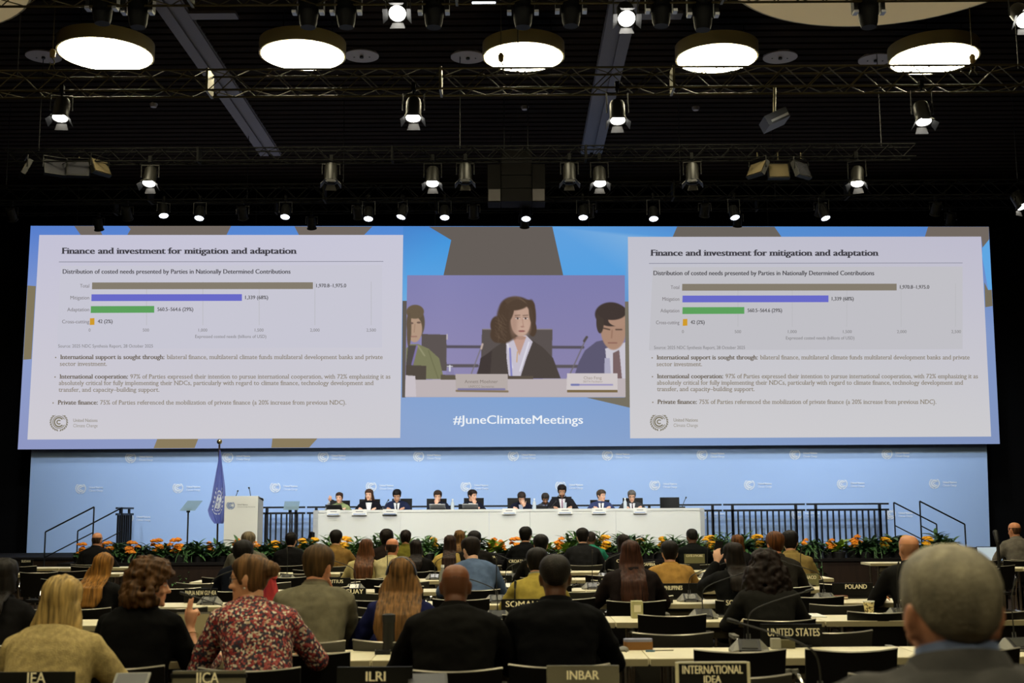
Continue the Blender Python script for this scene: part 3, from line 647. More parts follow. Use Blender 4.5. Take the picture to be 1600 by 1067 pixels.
for i in range(4): MB().rbox((0,0,.115+.225*i),(.52,.45,.215),.03).build('cabinet', M_cab, t)
for sx in (-1,1):
    MB().box((sx*.375,.02,.33),(.215,.4,.65)).build('side_cabinet', M_cab, t); MB().box((sx*.37,-.185,.12),(.2,.02,.2)).build('side_plate', mat('speaker_plate',(70,68,68),.8,spec=.05), t)
for sx in (-1,1): MB().tube([(sx*.2,0,.9),(sx*.2,0,CZ-t.location.z)],.01,6).build('suspension_cable', M_black, t)

# ---------------------------------------------------------------- head table and stage furniture
TY = 23.0
def xs(px, Y=TY): return at(px, 800, Y).x
zt = at(800,795.3,TY).z
tb = thing('head_table','long white head table on the stage with panels in front','table',(0,0,0))
xa, xb, xc, xd = xs(488.5), xs(498), xs(1093), xs(1101.5); seams = [xb, xs(626), xs(764), xs(828), xs(962), xc]
for i in range(5): MB().box(((seams[i]+seams[i+1])/2,TY+.02,(SZ+zt)/2-.02),(seams[i+1]-seams[i]-.004,.04,zt-SZ-.05)).build('front_panel', M_white, tb)
for a, b in (((xa,TY+.16),(xb,TY+.02)),((xc,TY+.02),(xd,TY+.16))):
    m = Vector(((a[0]+b[0])/2,(a[1]+b[1])/2,(SZ+zt)/2-.02)); L = math.hypot(b[0]-a[0],b[1]-a[1]); MB().box(m,(L,.035,zt-SZ-.05),Matrix.Rotation(math.atan2(b[1]-a[1],b[0]-a[0]),3,'Z')).build('corner_panel', M_white, tb)
for X in (xa+.02, xd-.02): MB().box((X,TY+.5,(SZ+zt)/2-.02),(.04,.66,zt-SZ-.05)).build('end_panel', M_white, tb)
mb = MB(); mb.prism([(xb,TY-.01),(xc,TY-.01),(xd+.01,TY+.15),(xd+.01,TY+.85),(xa-.01,TY+.85),(xa-.01,TY+.15)], zt-.045, zt); mb.build('table_top', M_white, tb)
M_ink = mat('printed_ink',(60,60,66),.7); M_inkb = mat('printed_blue',(110,140,190),.7); M_card = mat('white_card',(238,238,232),.6)
def plate_card(px0, px1, py, label, dark=False):
    Y = TY-.02; a, b = xs(px0,Y), xs(px1,Y); w = b-a; h = .11
    t = thing('name_card', label, 'name card', ((a+b)/2,Y,zt-.098), 0, 'white name cards on the head table')
    R = Matrix.Rotation(math.radians(-4),3,'X'); MB().box(R @ Vector((0,0,h/2)),(w,.008,h),R).build('card', M_card, t)
    mb = MB(); c = []; ptext(mb, c, 'Speaker', -w*.3, w*.3, 0, .016, lambda x, y: R @ Vector((x,-.006,h*.62-y)), (0,0,0)) if False else None
    mb.box(R @ Vector((0,-.006,h*.62)),(w*.5,.003,.014),R); mb.build('name_line', mat('faint_print',(150,150,150),.7), t)
    MB().box(R @ Vector((0,-.006,h*.2)),(w*.84,.003,.012),R).build('blue_line', M_inkb, t)
    MB().box((0,-.004,.008),(w,.06,.014)).build('card_foot', mat('card_foot_grey',(90,92,94),.6) if dark else M_card, t)
for a, b, nm in ((511,531,'in front of the woman in the green jacket'),(550,573,'in front of the woman with the dark blazer'),(598,620,'on a dark foot in front of the man looking down'),(785,806,'in front of the man holding his forehead'),(872,894,'in front of the bearded man with the mauve tie'),(925,947,'in front of the man with the black tie'),(990,1010,'in front of the grey haired man with glasses')):
    plate_card(a, b, 798, 'white name card '+nm, a == 598)
def laptop(loc, rz, label, group=None, w=.33, lidcol=M_plastic, ang=20, screencol=None, open_=True):
    t = thing('laptop', label, 'laptop', loc, rz, group)     # the user sits on the -y side
    MB().rbox((0,-.11,.009),(w,.22,.016),.012).build('keyboard_base', M_plastic, t)
    R = Matrix.Rotation(math.radians(-ang),3,'X'); MB().box(Vector((0,.004,.018))+R @ Vector((0,0,.108)),(w,.01,.215),R).build('lid', lidcol, t)
    MB().box(Vector((0,.004,.018))+R @ Vector((0,-.0065,.11)),(w-.02,.002,.19),R).build('display', screencol or M_lensoff, t)
    return t
for px, lc, nm in ((523,M_plastic,'black laptop in front of the woman in the green jacket'),(684,M_alu,'grey laptop in front of the man with his fist raised'),(735,M_alu,'grey laptop in front of the man turned to the left')):
    laptop((xs(px,TY+.32),TY+.3,zt), math.pi, nm, 'laptops on the head table', .3, lc, 68)
M_glassy = mat('bottle_glass',(196,206,214),.1); M_water = M_glassy
for px, nm in ((707,'left of the chin resting man turned aside'),(835,'left of the half hidden bearded man'),(977,'by the grey haired man with glasses')):
    t = thing('water_bottle','clear water bottle on the head table, '+nm,'bottle',(xs(px,TY+.45),TY+.45,zt),0,'water bottles on the head table'); MB().lathe([(.03,0),(.034,.01),(.034,.12),(.014,.16),(.014,.18),(.001,.18)],14).build('glass_body', M_glassy, t, True); MB().lathe([(.016,.175),(.016,.2),(.001,.2)],12).build('cap', M_card, t)
t = thing('drinking_glass','drinking glass standing before the bearded man at the head table','glass',(xs(883,TY+.3),TY+.3,zt)); MB().lathe([(.026,0),(.034,.12),(.031,.12),(.024,.008),(.001,.008)],16).build('tumbler', M_glassy, t, True); MB().lathe([(.001,.01),(.024,.01),(.029,.07),(.001,.07)],16).build('water', M_water, t, True)
t = thing('thermos_cup','small black cup standing on the head table left of the chin resting man','cup',(xs(719,TY+.4),TY+.4,zt)); MB().lathe([(.03,0),(.033,.1),(.028,.1),(.028,.01),(.001,.01)],16).build('cup_body', M_plastic, t, True)
M_mic = mat('black_microphone',(16,16,17),.5)
def table_mic(px, ptop, label, Y=TY+.35):
    b = Vector((xs(px,Y),Y,zt)); a = at(*ptop,Y); t = thing('gooseneck_microphone', label, 'microphone', b, 0, 'gooseneck microphones on the head table'); q = a-b
    MB().rbox((0,0,.015),(.11,.09,.03),.015).build('base', M_mic, t); MB().tube([(0,0,.02),q*.5+Vector((0,0,.02)),q],.006,6).build('gooseneck', M_mic, t, True); MB().limb([q*.93,q],[.012,.014],8).build('microphone_head', M_mic, t, True)
table_mic(599,(607,781),'gooseneck microphone in front of the man looking down in the navy suit'); table_mic(861,(869,783),'gooseneck microphone in front of the bearded man with the mauve tie'); table_mic(1066,(1072,777),'gooseneck microphone by the empty chair at the right table end')

def exec_chair(px0, px1, py, label, Y=24.35):
    X = (at(px0,790,Y).x+at(px1,790,Y).x)/2; w = at(px1,790,Y).x-at(px0,790,Y).x; top = at((px0+px1)/2,py,Y).z
    t = thing('swivel_chair', label, 'chair', (X,Y-.28,SZ), 0, 'black swivel chairs at the head table'); h = top-SZ
    rings = []
    for i in range(5):
        z = .5+(h-.5)*i/4; yb = .27+.02*(i/4); rings.append([Vector((x*w/2,yb-.04*(abs(x)**2)+d,z)) for x, d in ((-1,-.02),(-.5,-.03),(0,-.035),(.5,-.03),(1,-.02),(1,.015),(.5,.015),(0,.015),(-.5,.015),(-1,.015))])
    mb = MB(); mb.loft(rings); mb.build('backrest', M_leather, t, True)
    mb = MB(); mb.rbox((0,0,.46),(w,.48,.09),.08); mb.build('seat', M_leather, t, True)
    for i in range(6): a = 0
    MB().tube([(0,0,.06),(0,0,.42)],.03,10).build('gas_lift', M_chrome, t, True)
    for k in range(5):
        a = 2*math.pi*k/5; MB().box((.14*math.cos(a),.14*math.sin(a),.05),(.28,.04,.03),Matrix.Rotation(a,3,'Z')).build('base_arm', M_alu, t)
    for sx in (-1,1): MB().tube([(sx*w*.52,.18,.44),(sx*w*.54,.15,.66),(sx*w*.54,-.12,.66),(sx*w*.52,-.14,.46)],.016,8).build('armrest', M_alu, t, True)
    return t
for (a, b, y), nm in zip(((516,547,782),(562,594,780),(613,644,779),(667,698,779),(725,756,778),(793,829,778),(838,866,790),(862,893,776),(922,952,781),(973,1004,778),(1031,1061,777)),
    ('behind the woman in the green jacket','behind the woman in the dark blazer','behind the man looking down in the navy suit','behind the man with his fist at his mouth','behind the man turned to the left','behind the man holding his forehead','behind the half hidden bearded man in grey','behind the bearded man with the mauve tie','behind the man with the black tie','behind the grey haired man with glasses','standing empty at the right end')):
    exec_chair(a, b, y, 'black leather swivel chair '+nm)

# lectern
LY = 21.6; zl = at(376,777,LY).z; xl0, xl1 = at(350.5,800,LY).x, at(402.8,800,LY).x; lw = xl1-xl0
lec = thing('lectern','white lectern with a blue emblem at the left side of the stage','lectern',((xl0+xl1)/2,LY,SZ)); lh = zl-SZ
MB().box((0,.02,lh/2+.05),(lw,.04,lh-.1)).build('front_panel', M_white, lec)
for sx in (-1,1): MB().box((sx*(lw/2-.02),.24,lh/2+.03),(.04,.42,lh-.08)).build('side_panel', M_white, lec)
MB().box((0,.22,.03),(lw*.92,.4,.06)).build('plinth', mat('grey_plinth',(120,118,112),.6), lec)
MB().box((0,.25,lh-.02),(lw,.5,.035),Matrix.Rotation(math.radians(-6),3,'X')).build('desk_top', M_white, lec)
mb = MB(); c = []; LP = lambda x, y: at(x,y,LY)-lec.location+Vector((0,-.006,0))
logo(mb, c, 360.5, 789.5, 6.6, LP, (0,0,0), False); mb.build('emblem', mat('emblem_blue',(84,120,180),.6), lec)
mb = MB(); c = []; ptext(mb,c,'United Nations',371,387,789.3,2.2,LP,(0,0,0)); mb.build('name_text', M_ink, lec); mb = MB(); ptext(mb,c,'Climate Change Secretariat',371,399,792.6,1.8,LP,(0,0,0)); mb.build('subtitle_text', mat('faint_print',(150,150,150),.7), lec)
for (x0, x1, y1), nm in (((367,371.5,767),'left'),((392,389,762),'right')):
    b = at(x0,779,LY+.2)-lec.location; b.z = lh-.01; a = at(x1,y1,LY+.2)-lec.location
    MB().tube([b,b.lerp(a,.6)+Vector((0,.02,0)),a],.006,6).build('gooseneck', M_mic, lec, True); MB().limb([b.lerp(a,.93),a],[.012,.015],8).build('microphone_head', M_mic, lec, True)
# flag
FY = 22.2; fb = at(343,690,FY); fl = thing('flag_on_pole','blue flag with a white wreathed emblem hanging from a pole beside the lectern','flag',(fb.x,FY,SZ)); fh = fb.z-SZ
MB().tube([(0.01,0,.03),(0,0,fh-.05)],.017,10).build('pole', mat('dark_wood_pole',(48,34,28),.4), fl, True); MB().lathe([(.001,0),(.2,0),(.2,.02),(.05,.05),(.001,.05)],24).build('pole_base', M_black, fl, True)
M_gold = mat('brass',(214,190,130),.25,1.0); MB().ball((0,0,fh),.05,14,10).build('finial', M_gold, fl, True)
def FPX(x, y): return at(x,y,FY-.1)-fl.location
outl = [(703,343,344.5),(720,341,346.5),(740,337.5,349),(760,334,351.5),(780,331,352.5),(797,325.5,352),(806,328,351),(813,332,350.5),(818,336,348)]
def fold(u, t): return -.05*math.sin(u*15+t*2.5)*(.25+.75*t)-.03*math.sin(u*7+1)*t
rings = []; NU = 24
def flag_pt(u, t):
    k = t*(len(outl)-1); i = min(int(k), len(outl)-2); f = k-i; y = outl[i][0]+(outl[i+1][0]-outl[i][0])*f; a = outl[i][1]+(outl[i+1][1]-outl[i][1])*f; b = outl[i][2]+(outl[i+1][2]-outl[i][2])*f
    p = FPX(a+(b-a)*u, y); p.y += fold(u, t); return p
NT = 24; mb = MB(); vs = [flag_pt(i/NU, j/NT) for j in range(NT+1) for i in range(NU+1)]; n1 = len(vs); vs += [v+Vector((0,.012,0)) for v in vs]; fs = []
for j in range(NT):
    for i in range(NU):
        a = j*(NU+1)+i; fs += [(a,a+NU+1,a+NU+2,a+1),(n1+a,n1+a+1,n1+a+NU+2,n1+a+NU+1)]
mb.add(vs, fs); M_flag = mat('flag_blue',(112,126,200),.75); mb.build('cloth', M_flag, fl, True)
mb = MB(); c = []
def EM(x, y): # emblem drawn on the cloth, narrowed by the folds
    u = (x+1)/2; t = (y+1)/2; return flag_pt(.12+.8*u, .33+.42*t)+Vector((0,-.012,0))
for r0, r1 in ((.50,.56),(.32,.37),(.14,.19)): arc(mb, c, 0, -.05, r0, r1, 0, 360, EM, (0,0,0), 28)
for a in range(0,180,45): mb.add([EM(.55*math.cos(math.radians(a+da))*s,-.05+.55*math.sin(math.radians(a+da))*s) for s, da in ((1,-2),(1,2),(-1,-2),(-1,2))],[(0,1,2,3)])
for cx, cy, rx, ry in ((-.2,-.2,.2,.14),(.22,-.18,.22,.12),(.1,.15,.16,.2),(-.25,.15,.12,.16)): mb.add([EM(cx+rx*math.cos(a*.628),cy+ry*math.sin(a*.628)) for a in range(10)],[tuple(range(10))])
for sg in (1,-1):
    for i in range(9):
        a = math.radians(-80+i*16); x, y = sg*.82*math.cos(a), -.05-.85*math.sin(a)+.02; mb.add([EM(x+sg*dx,y+dy) for dx, dy in ((-.12,.0),(0,-.09),(.14,-.05),(.02,.08))],[(0,1,2,3)])
mb.build('emblem', M_logo, fl)
# teleprompter glasses
M_glass = mat('teleprompter_glass',(168,196,212),.12,spec=.6); gl = M_glass.node_tree.nodes['Principled BSDF']; gl.inputs['Transmission Weight'].default_value = .55; gl.inputs['IOR'].default_value = 1.02
for px, Y, sk, nm in ((299,21.0,.09,'standing left of the flag'),(453.5,21.3,-.02,'standing between lectern and head table')):
    tp = at(px,790,Y); t = thing('teleprompter_stand','angled glass speech prompter on a thin black stand, '+nm,'teleprompter',(tp.x-.05*(sk > 0),Y,SZ),0,'glass speech prompters'); h = tp.z-SZ
    MB().box((0,0,.05),(.24,.26,.1)).build('base', M_black, t); MB().tube([(0,0,.1),(0,0,h-.1)],.014,8).build('pole', M_black, t, True); MB().box((0,0,h-.09),(.05,.05,.05)).tube([(0,0,h-.08),(-.05,-.02,h-.03)],.008,6).tube([(0,0,h-.08),(.05,-.02,h-.03)],.008,6).build('bracket', M_black, t)
    pts = [(-.15,-.085),(.11,-.085),(.11+sk,.085),(-.15+sk,.085)] if sk > 0 else [(-.13,-.075),(.13,-.075),(.125,.075),(-.135,.075)]
    vs = [Vector((a+.03,-.03+b*.9*(1 if d == 0 else 1)+d,h+b)) for d in (0,.006) for a, b in pts]; MB().add(vs,[(0,1,2,3),(7,6,5,4),(0,4,5,1),(1,5,6,2),(2,6,7,3),(3,7,4,0)]).build('glass_panel', M_glass, t)
def monitor(px, Y, flip, label):
    p = at(px,845,Y); t = thing('stage_monitor', label, 'loudspeaker', (p.x,Y,SZ), 0, 'wedge monitors on the stage'); w = .26; s = flip
    pts = [(-w*s,0),(w*s,0),(w*s*.95,.12),(w*s*.35,.3),(-w*s*.3,.3)]
    if s < 0: pts = pts[::-1]
    MB().prism(pts,-.2,.2,Matrix.Rotation(math.pi/2,4,'X')).build('cabinet', M_cab, t)
    a, b = Vector((w*s*.93,0,.135)), Vector((w*s*.38,0,.29)); n_ = Vector((.6*s,0,.8)).normalized()*.006; mb = MB(); mb.add([a+n_+Vector((0,-.18,0)),a+n_+Vector((0,.18,0)),b+n_+Vector((0,.18,0)),b+n_+Vector((0,-.18,0))],[(0,1,2,3)] if s > 0 else [(3,2,1,0)]); mb.build('grille', mat('speaker_grille',(44,43,44),.7), t)
monitor(432,21.5,1,'black wedge monitor speaker on the stage beside the lectern'); monitor(1119,21.5,-1,'black wedge monitor speaker at the right end of the head table')
p = at(485,848,21.8); t = thing('monitor_speaker','black upright speaker standing at the left end of the head table','loudspeaker',(p.x,21.8,SZ)); MB().prism([(-.08,0),(.05,0),(.05,.44),(0,.46)],-.15,.15,Matrix.Rotation(math.pi/2,4,'X')).build('cabinet', M_cab, t); MB().box((0,-.153,.2),(.06,.006,.3)).build('grille', mat('speaker_grille',(44,43,44),.7), t)
p = at(1384.5,838,22.5); t = thing('floor_box','small black box standing by the right hand steps','box',(p.x,22.5,SZ)); MB().rbox((0,0,.15),(.15,.15,.3),.015).build('casing', M_cab, t); MB().box((0,-.077,.15),(.1,.004,.22)).build('grille', mat('speaker_grille',(44,43,44),.7), t)

# ---------------------------------------------------------------- flowers and plants along the stage edge
random.seed(7)
M_leaf = mat('leaf_green',(70,108,52),.5,col2=(104,140,74),nscale=(9,9,9)); M_leafd = mat('leaf_dark_green',(48,80,44),.5,col2=(70,106,58),nscale=(9,9,9)); M_lime = mat('leaf_lime',(120,150,40),.45,col2=(150,176,66),nscale=(9,9,9))
M_org = mat('marigold_orange',(232,150,26),.6,col2=(216,112,16),nscale=(30,30,30)); M_yel = mat('marigold_yellow',(244,186,24),.6,col2=(226,150,16),nscale=(30,30,30)); M_pot = mat('dark_pot',(22,20,19),.6)
def leaf(mb, base, az, L, w, up, droop, n=5):
    d = Vector((math.cos(az),math.sin(az),0)); sd = Vector((-d.y,d.x,0)); vs = []
    for i in range(n+1):
        t = i/n; c = base+d*(L*t*math.cos(up*(1-t*.4)))+Vector((0,0,L*(math.sin(up)*t-droop*t*t))); ww = w*math.sin(math.pi*min(1,t*.92+.06))
        vs += [c-sd*ww, c+Vector((0,0,-ww*.35)), c+sd*ww]
    mb.add(vs,[f for i in range(n) for f in ((3*i,3*i+1,3*i+4,3*i+3),(3*i+1,3*i+2,3*i+5,3*i+4))])
def foliage(n, L, w, h, seed, droop=.5, stems=5):
    rnd = random.Random(seed); mb = MB()
    for s in range(stems):
        a0 = rnd.uniform(0,6.28); r0 = rnd.uniform(0,.1); top = Vector((r0*math.cos(a0)*1.6,r0*math.sin(a0),h*rnd.uniform(.55,1))); b0 = Vector((r0*.5*math.cos(a0),r0*.5*math.sin(a0),.06)); mb.tube([b0,b0.lerp(top,.5),top],.005,5)
        for k in range(n//stems):
            t = rnd.uniform(.25,1); leaf(mb, b0.lerp(top,t), rnd.uniform(0,6.28), L*rnd.uniform(.6,1.1), w*rnd.uniform(.7,1.2), rnd.uniform(.0,1.0), droop*rnd.uniform(.4,1.2))
    return mb
def potmesh(): return MB().lathe([(.001,0),(.085,0),(.1,.075),(.105,.075),(.105,.09),(.09,.09),(.088,.07),(.001,.07)],16)
def make_plant(kind, seed):
    t = thing('potted_plant' if kind not in ('org','yel') else 'potted_marigold','x','plant',(0,0,0)); potmesh().build('pot', M_pot, t, True)
    if kind in ('org','yel'):
        foliage(70,.13,.026,.17,seed).build('foliage', M_leafd, t, True); rnd = random.Random(seed+1)
        for k in range(13):
            a = rnd.uniform(0,6.28); r = rnd.uniform(0,.12); c = Vector((r*math.cos(a),r*math.sin(a)*.8-.03,.24+rnd.uniform(-.1,.07)-r*.3)); mb = MB(); R = rnd.uniform(.042,.058)
            for i in range(14):
                b = i*2.4; q = .25+.75*i/14; mb.ball(c+Vector((R*q*.75*math.cos(b),R*q*.75*math.sin(b),R*.5*(1-q)+rnd.uniform(-.006,.006))),(R*.42,R*.42,R*.3),6,5)
            mb.build('blossom', M_org if kind == 'org' else M_yel, t)
    elif kind == 'lime': foliage(22,.19,.045,.3,seed,.25,4).build('foliage', M_lime, t, True)
    elif kind == 'fern': foliage(130,.2,.02,.36,seed,.5,8).build('foliage', M_leaf, t, True)
    elif kind == 'trail':
        mb = foliage(110,.22,.024,.28,seed,.7,7); rnd = random.Random(seed+5)
        for k in range(5):
            x = rnd.uniform(-.14,.14); p0 = Vector((x*.5,-.05,.14)); L = rnd.uniform(.25,.5); path = [p0,Vector((x*.8,-.2,.16)),Vector((x,-.3,.05)),Vector((x*1.1,-.33,-L*.5)),Vector((x*1.15,-.33,-L))]; mb.tube(path,.004,5)
            for j in range(9): i = rnd.randint(2,3); leaf(mb, path[i].lerp(path[i+1],rnd.random()), rnd.uniform(0,6.28), .1, .018, rnd.uniform(-.5,.4), .6, 3)
        mb.build('foliage', M_leafd, t, True)
    else: foliage(120,.22,.026,.28,seed,.5,8).build('foliage', M_leafd, t, True)
    return t
PV = [make_plant(k, 11*i+3) for i, k in enumerate(('org','yel','org','bush','fern','trail','lime','bush'))]; PU = [[] for _ in PV]
# x, kind
flow = [(125,'o'),(150,'b'),(170,'o'),(187,'b'),(202,'o'),(222,'t'),(245,'o'),(262,'b'),(281,'o'),(296,'t'),(312,'b'),(331,'o'),(347,'b'),(364,'o'),(384,'b'),(404,'o'),(415,'b'),(428,'y'),(446,'b'),(468,'y'),(482,'b'),(496,'y'),(515,'f'),(540,'y'),(556,'f'),(572,'b'),(594,'f'),(612,'b'),(630,'f'),(652,'b'),(668,'f'),(682,'y'),(700,'b'),(722,'f'),(742,'b'),(766,'o'),(776,'l'),(787,'o'),(806,'o'),(828,'f'),(853,'l'),(871,'o'),(882,'l'),(896,'f'),(912,'b'),(932,'f'),(950,'y'),(968,'f'),(985,'b'),(1001,'y'),(1012,'f'),(1031,'y'),(1049,'f'),(1068,'b'),(1088,'f'),(1111,'y'),(1129,'f'),(1148,'b'),(1167,'b'),(1187,'y'),(1204,'b'),(1222,'b'),(1238,'b'),(1254,'o'),(1272,'t'),(1296,'o'),(1311,'l'),(1334,'o'),(1352,'b'),(1367,'t'),(1382,'y'),(1402,'b'),(1418,'y'),(1432,'b'),(1448,'y'),(1466,'b'),(1476,'b')]
opts = {'o':(0,2),'y':(1,),'b':(3,7),'f':(4,),'t':(5,),'l':(6,)}
dsc = {'o':'orange marigolds','y':'yellow marigolds','b':'dark green potted plant','f':'feathery green plant','t':'trailing green plant','l':'lime green plant'}
def near(px):
    L = [(100,'near the left hand steps'),(165,'by the left hand steps railing'),(240,'left of the prompter stand'),(320,'below the prompter stand'),(345,'below the flag'),(410,'in front of the lectern'),(485,'between lectern and head table'),(625,'below the left end of the head table'),(760,'below the left half of the head table'),(900,'below the middle of the head table'),(1000,'below the right half of the head table'),(1100,'below the right end of the head table'),(1140,'below the right wedge monitor'),(1260,'before the right balustrade near the table'),(1400,'before the right balustrade near the steps'),(1700,'near the right hand steps')]
    for i in range(len(L)-1, -1, -1):
        if px >= L[i][0]: return L[i][1]
    return L[0][1]
cnts = {}
for i, (px, k) in enumerate(flow):
    key = (k, near(px)); cnts[key] = cnts.get(key, 0)+1
seen = {}
ordn = ['first','second','third','fourth','fifth','sixth','seventh']
for i, (px, k) in enumerate(flow):
    o = opts[k][i % len(opts[k])]; Y = 20.32+(.12 if i % 2 else -.0); p = at(px,870,Y); key = (k, near(px)); seen[key] = seen.get(key,0)+1
    lab = dsc[k]+', '+key[1]+('' if cnts[key] == 1 else ', %s from left' % ordn[seen[key]-1])
    place(PV[o], PU[o], (p.x,Y,SZ), random.uniform(-.5,.5) if k == 't' else random.uniform(0,6.28), lab, 'plants and flowers along the stage edge', random.uniform(1.02,1.3))
# ---------------------------------------------------------------- people
def remesh(mb, voxel, smooth=3, fac=.5, jitter=None):
    me = mb.mesh('m'); o = bpy.data.objects.new('m', me); COL.objects.link(o)
    r = o.modifiers.new('r','REMESH'); r.mode = 'VOXEL'; r.voxel_size = voxel; r.adaptivity = 0
    if smooth: q = o.modifiers.new('s','SMOOTH'); q.factor = fac; q.iterations = smooth
    dg = bpy.context.evaluated_depsgraph_get(); dg.update()
    out = bpy.data.meshes.new_from_object(o.evaluated_get(dg)); bpy.data.objects.remove(o); bpy.data.meshes.remove(me)
    return out
def verts_np(me):
    a = np.empty(len(me.vertices)*3, np.float32); me.vertices.foreach_get('co', a); return a.reshape(-1,3)
def normals_np(me):
    a = np.empty(len(me.vertices)*3, np.float32); me.vertices.foreach_get('normal', a); return a.reshape(-1,3)
def displace(me, fn):
    V, N = verts_np(me), normals_np(me); D = np.array([fn(Vector(v)) for v in V], np.float32)
    me.vertices.foreach_set('co', (V+N*D[:,None]).reshape(-1)); me.update()
HEAD = [(-.122,.022,.056,.0),(-.114,.038,.079,.012),(-.1,.046,.088,-.012),(-.08,.053,.089,-.04),(-.06,.058,.0885,-.062),(-.035,.064,.088,-.08),(-.01,.069,.087,-.092),(.015,.072,.09,-.099),(.04,.0735,.093,-.102),(.065,.0725,.088,-.1),(.088,.066,.075,-.09),(.105,.053,.056,-.072),(.116,.034,.034,-.046),(.122,.01,.01,-.014)]
def head_rad(z):
    if z <= HEAD[0][0]: return HEAD[0][1:]
    for a, b in zip(HEAD, HEAD[1:]):
        if z <= b[0]: f = (z-a[0])/(b[0]-a[0]); return tuple(a[i]+(b[i]-a[i])*f for i in (1,2,3))
    return HEAD[-1][1:]
def head_pt(z, phi, g=0.0):
    w, fr, bk = head_rad(z); s, c = math.sin(phi), math.cos(phi); e = 2/2.25
    sx = math.copysign(abs(s)**e, s); cy = math.copysign(abs(c)**e, c)
    x, y = w*sx, (fr if c > 0 else -bk)*cy
    k = max(.0, min(1,(z-.06)/.06)); n = Vector((x/(w+1e-4)*1.0, y/(abs(fr if c > 0 else bk)+1e-4), 0)); n = (n.normalized() if n.length > 1e-3 else Vector((0,0,0)))*math.sqrt(1-k*k*.98)+Vector((0,0,k))
    return Vector((x,y,z))+n*g
def add_head(mb, M, female=False, n=32):
    mb.loft([[M @ (head_pt(z,2*math.pi*k/n)*1.0) for k in range(n)] for z, *_ in HEAD])
    P = lambda x, y, z: M @ Vector((x,y,z)); R3 = M.to_3x3()
    mb.limb([P(0,.084,.012),P(0,.098,-.015),P(0,.108,-.034)],[.007,.009,.0125],8); mb.ball(P(.011,.098,-.036),.008,8,6); mb.ball(P(-.011,.098,-.036),.008,8,6)
    mb.ball(P(0,.084,-.063),(.022,.011,.0075),10,6,R3); mb.ball(P(0,.083,-.074),(.018,.011,.007),10,6,R3); mb.ball(P(0,.078,-.108),(.022,.017,.016),10,6,R3)
    for s in (-1,1):
        mb.ball(P(s*.031,.076,0),.0135,10,8); mb.ball(P(s*.03,.084,.021),(.022,.009,.007),8,6,R3); mb.ball(P(s*.04,.066,-.035),(.022,.018,.02),8,6,R3)
        E = R3 @ Matrix.Rotation(s*-.35,3,'Z'); mb.ball(P(s*.0765,-.012,-.004),(.007,.019,.034),10,8,E); mb.ball(P(s*.082,-.022,.008),(.006,.012,.024),8,6,E)
def curl_chain(mb, base, d, side, nrm, L, r, bend, n=8):
    """finger: three phalanges bending towards -nrm"""
    pts = [base]; a = 0; p = Vector(base)
    for f, b in zip((.45,.31,.24), bend):
        a += math.radians(b); q = d*math.cos(a)-nrm*math.sin(a); p = p+q*(L*f); pts.append(p)
    mb.limb(pts,[r,r*.95,r*.88,r*.74],n)
def add_hand(mb, wrist, d, nrm, side, curl=(18,25,18), spread=.10, k=1.0, special=None):
    """d: finger direction, nrm: back-of-hand normal, side=+1 right hand (thumb towards -u)"""
    d = d.normalized(); nrm = (nrm-d*nrm.dot(d)).normalized(); u = d.cross(nrm).normalized()*side   # u points to the little finger
    rings = []
    for t, w, h in ((-.015,.024,.019),(.015,.030,.017),(.05,.040,.0155),(.078,.042,.0135),(.09,.036,.010)):
        rings.append([wrist+d*t*k+u*(w*k*math.copysign(abs(math.cos(a))**.7,math.cos(a)))+nrm*(h*k*math.sin(a)) for a in [2*math.pi*i/14 for i in range(14)]])
    mb.loft(rings)
    for i, (off, L, r) in enumerate(((-.030,.072,.0088),(-.010,.081,.009),(.011,.075,.0086),(.030,.059,.0076))):
        dd = (d+u*spread*(i-1.4)*.5).normalized(); c = special[i] if special and special[i] is not None else tuple(b*(1+.12*i) for b in curl)
        curl_chain(mb, wrist+d*(.083-(.008 if i == 3 else 0))*k+u*off*k, dd, u, nrm, L*k, r*k, c)
    tb = wrist+d*.022*k-u*.026*k-nrm*.004*k; td = (d*.72-u*.62-nrm*.28).normalized(); t2 = (d*.9-u*.28-nrm*.3).normalized(); p1 = tb+td*.036*k; p2 = p1+t2*.03*k
    mb.limb([tb,p1,p2,p2+t2*.024*k],[.0135*k,.011*k,.0098*k,.0078*k],8)
def ik(S, T, L1, L2, hint):
    v = T-S; D = min(v.length, (L1+L2)*.999); v = v.normalized(); a = (L1*L1-L2*L2+D*D)/(2*D); h = math.sqrt(max(0,L1*L1-a*a))
    n = hint-v*hint.dot(v); n = n.normalized() if n.length > 1e-5 else Vector((0,0,-1))
    return S+v*a+n*h, S+v*D
TORSO = [(-.07,.165,.12,.0),(.02,.18,.128,.0),(.12,.168,.116,.0),(.22,.158,.108,.002),(.32,.168,.112,.004),(.41,.18,.114,.004),(.465,.188,.106,0),(.508,.174,.09,-.004),(.54,.138,.076,-.01),(.565,.07,.062,0),(.60,.058,.058,.004)]
RNDP = random.Random(21)
def hair_mat(col, fine=False):
    if fine: return mat('hair_fine_%d_%d_%d' % col, tuple(int(c*.62) for c in col), .6, spec=.25, col2=col, nscale=(26,26,14), contrast=(.3,.7), bump=.3, bscale=120, detail=6)
    d = tuple(max(4,int(c*.45)) for c in col); return mat('hair_%d_%d_%d' % col, d, .6, spec=.15, col2=col, nscale=(80,14,6), contrast=(.3,.7), bump=.12, bscale=90)
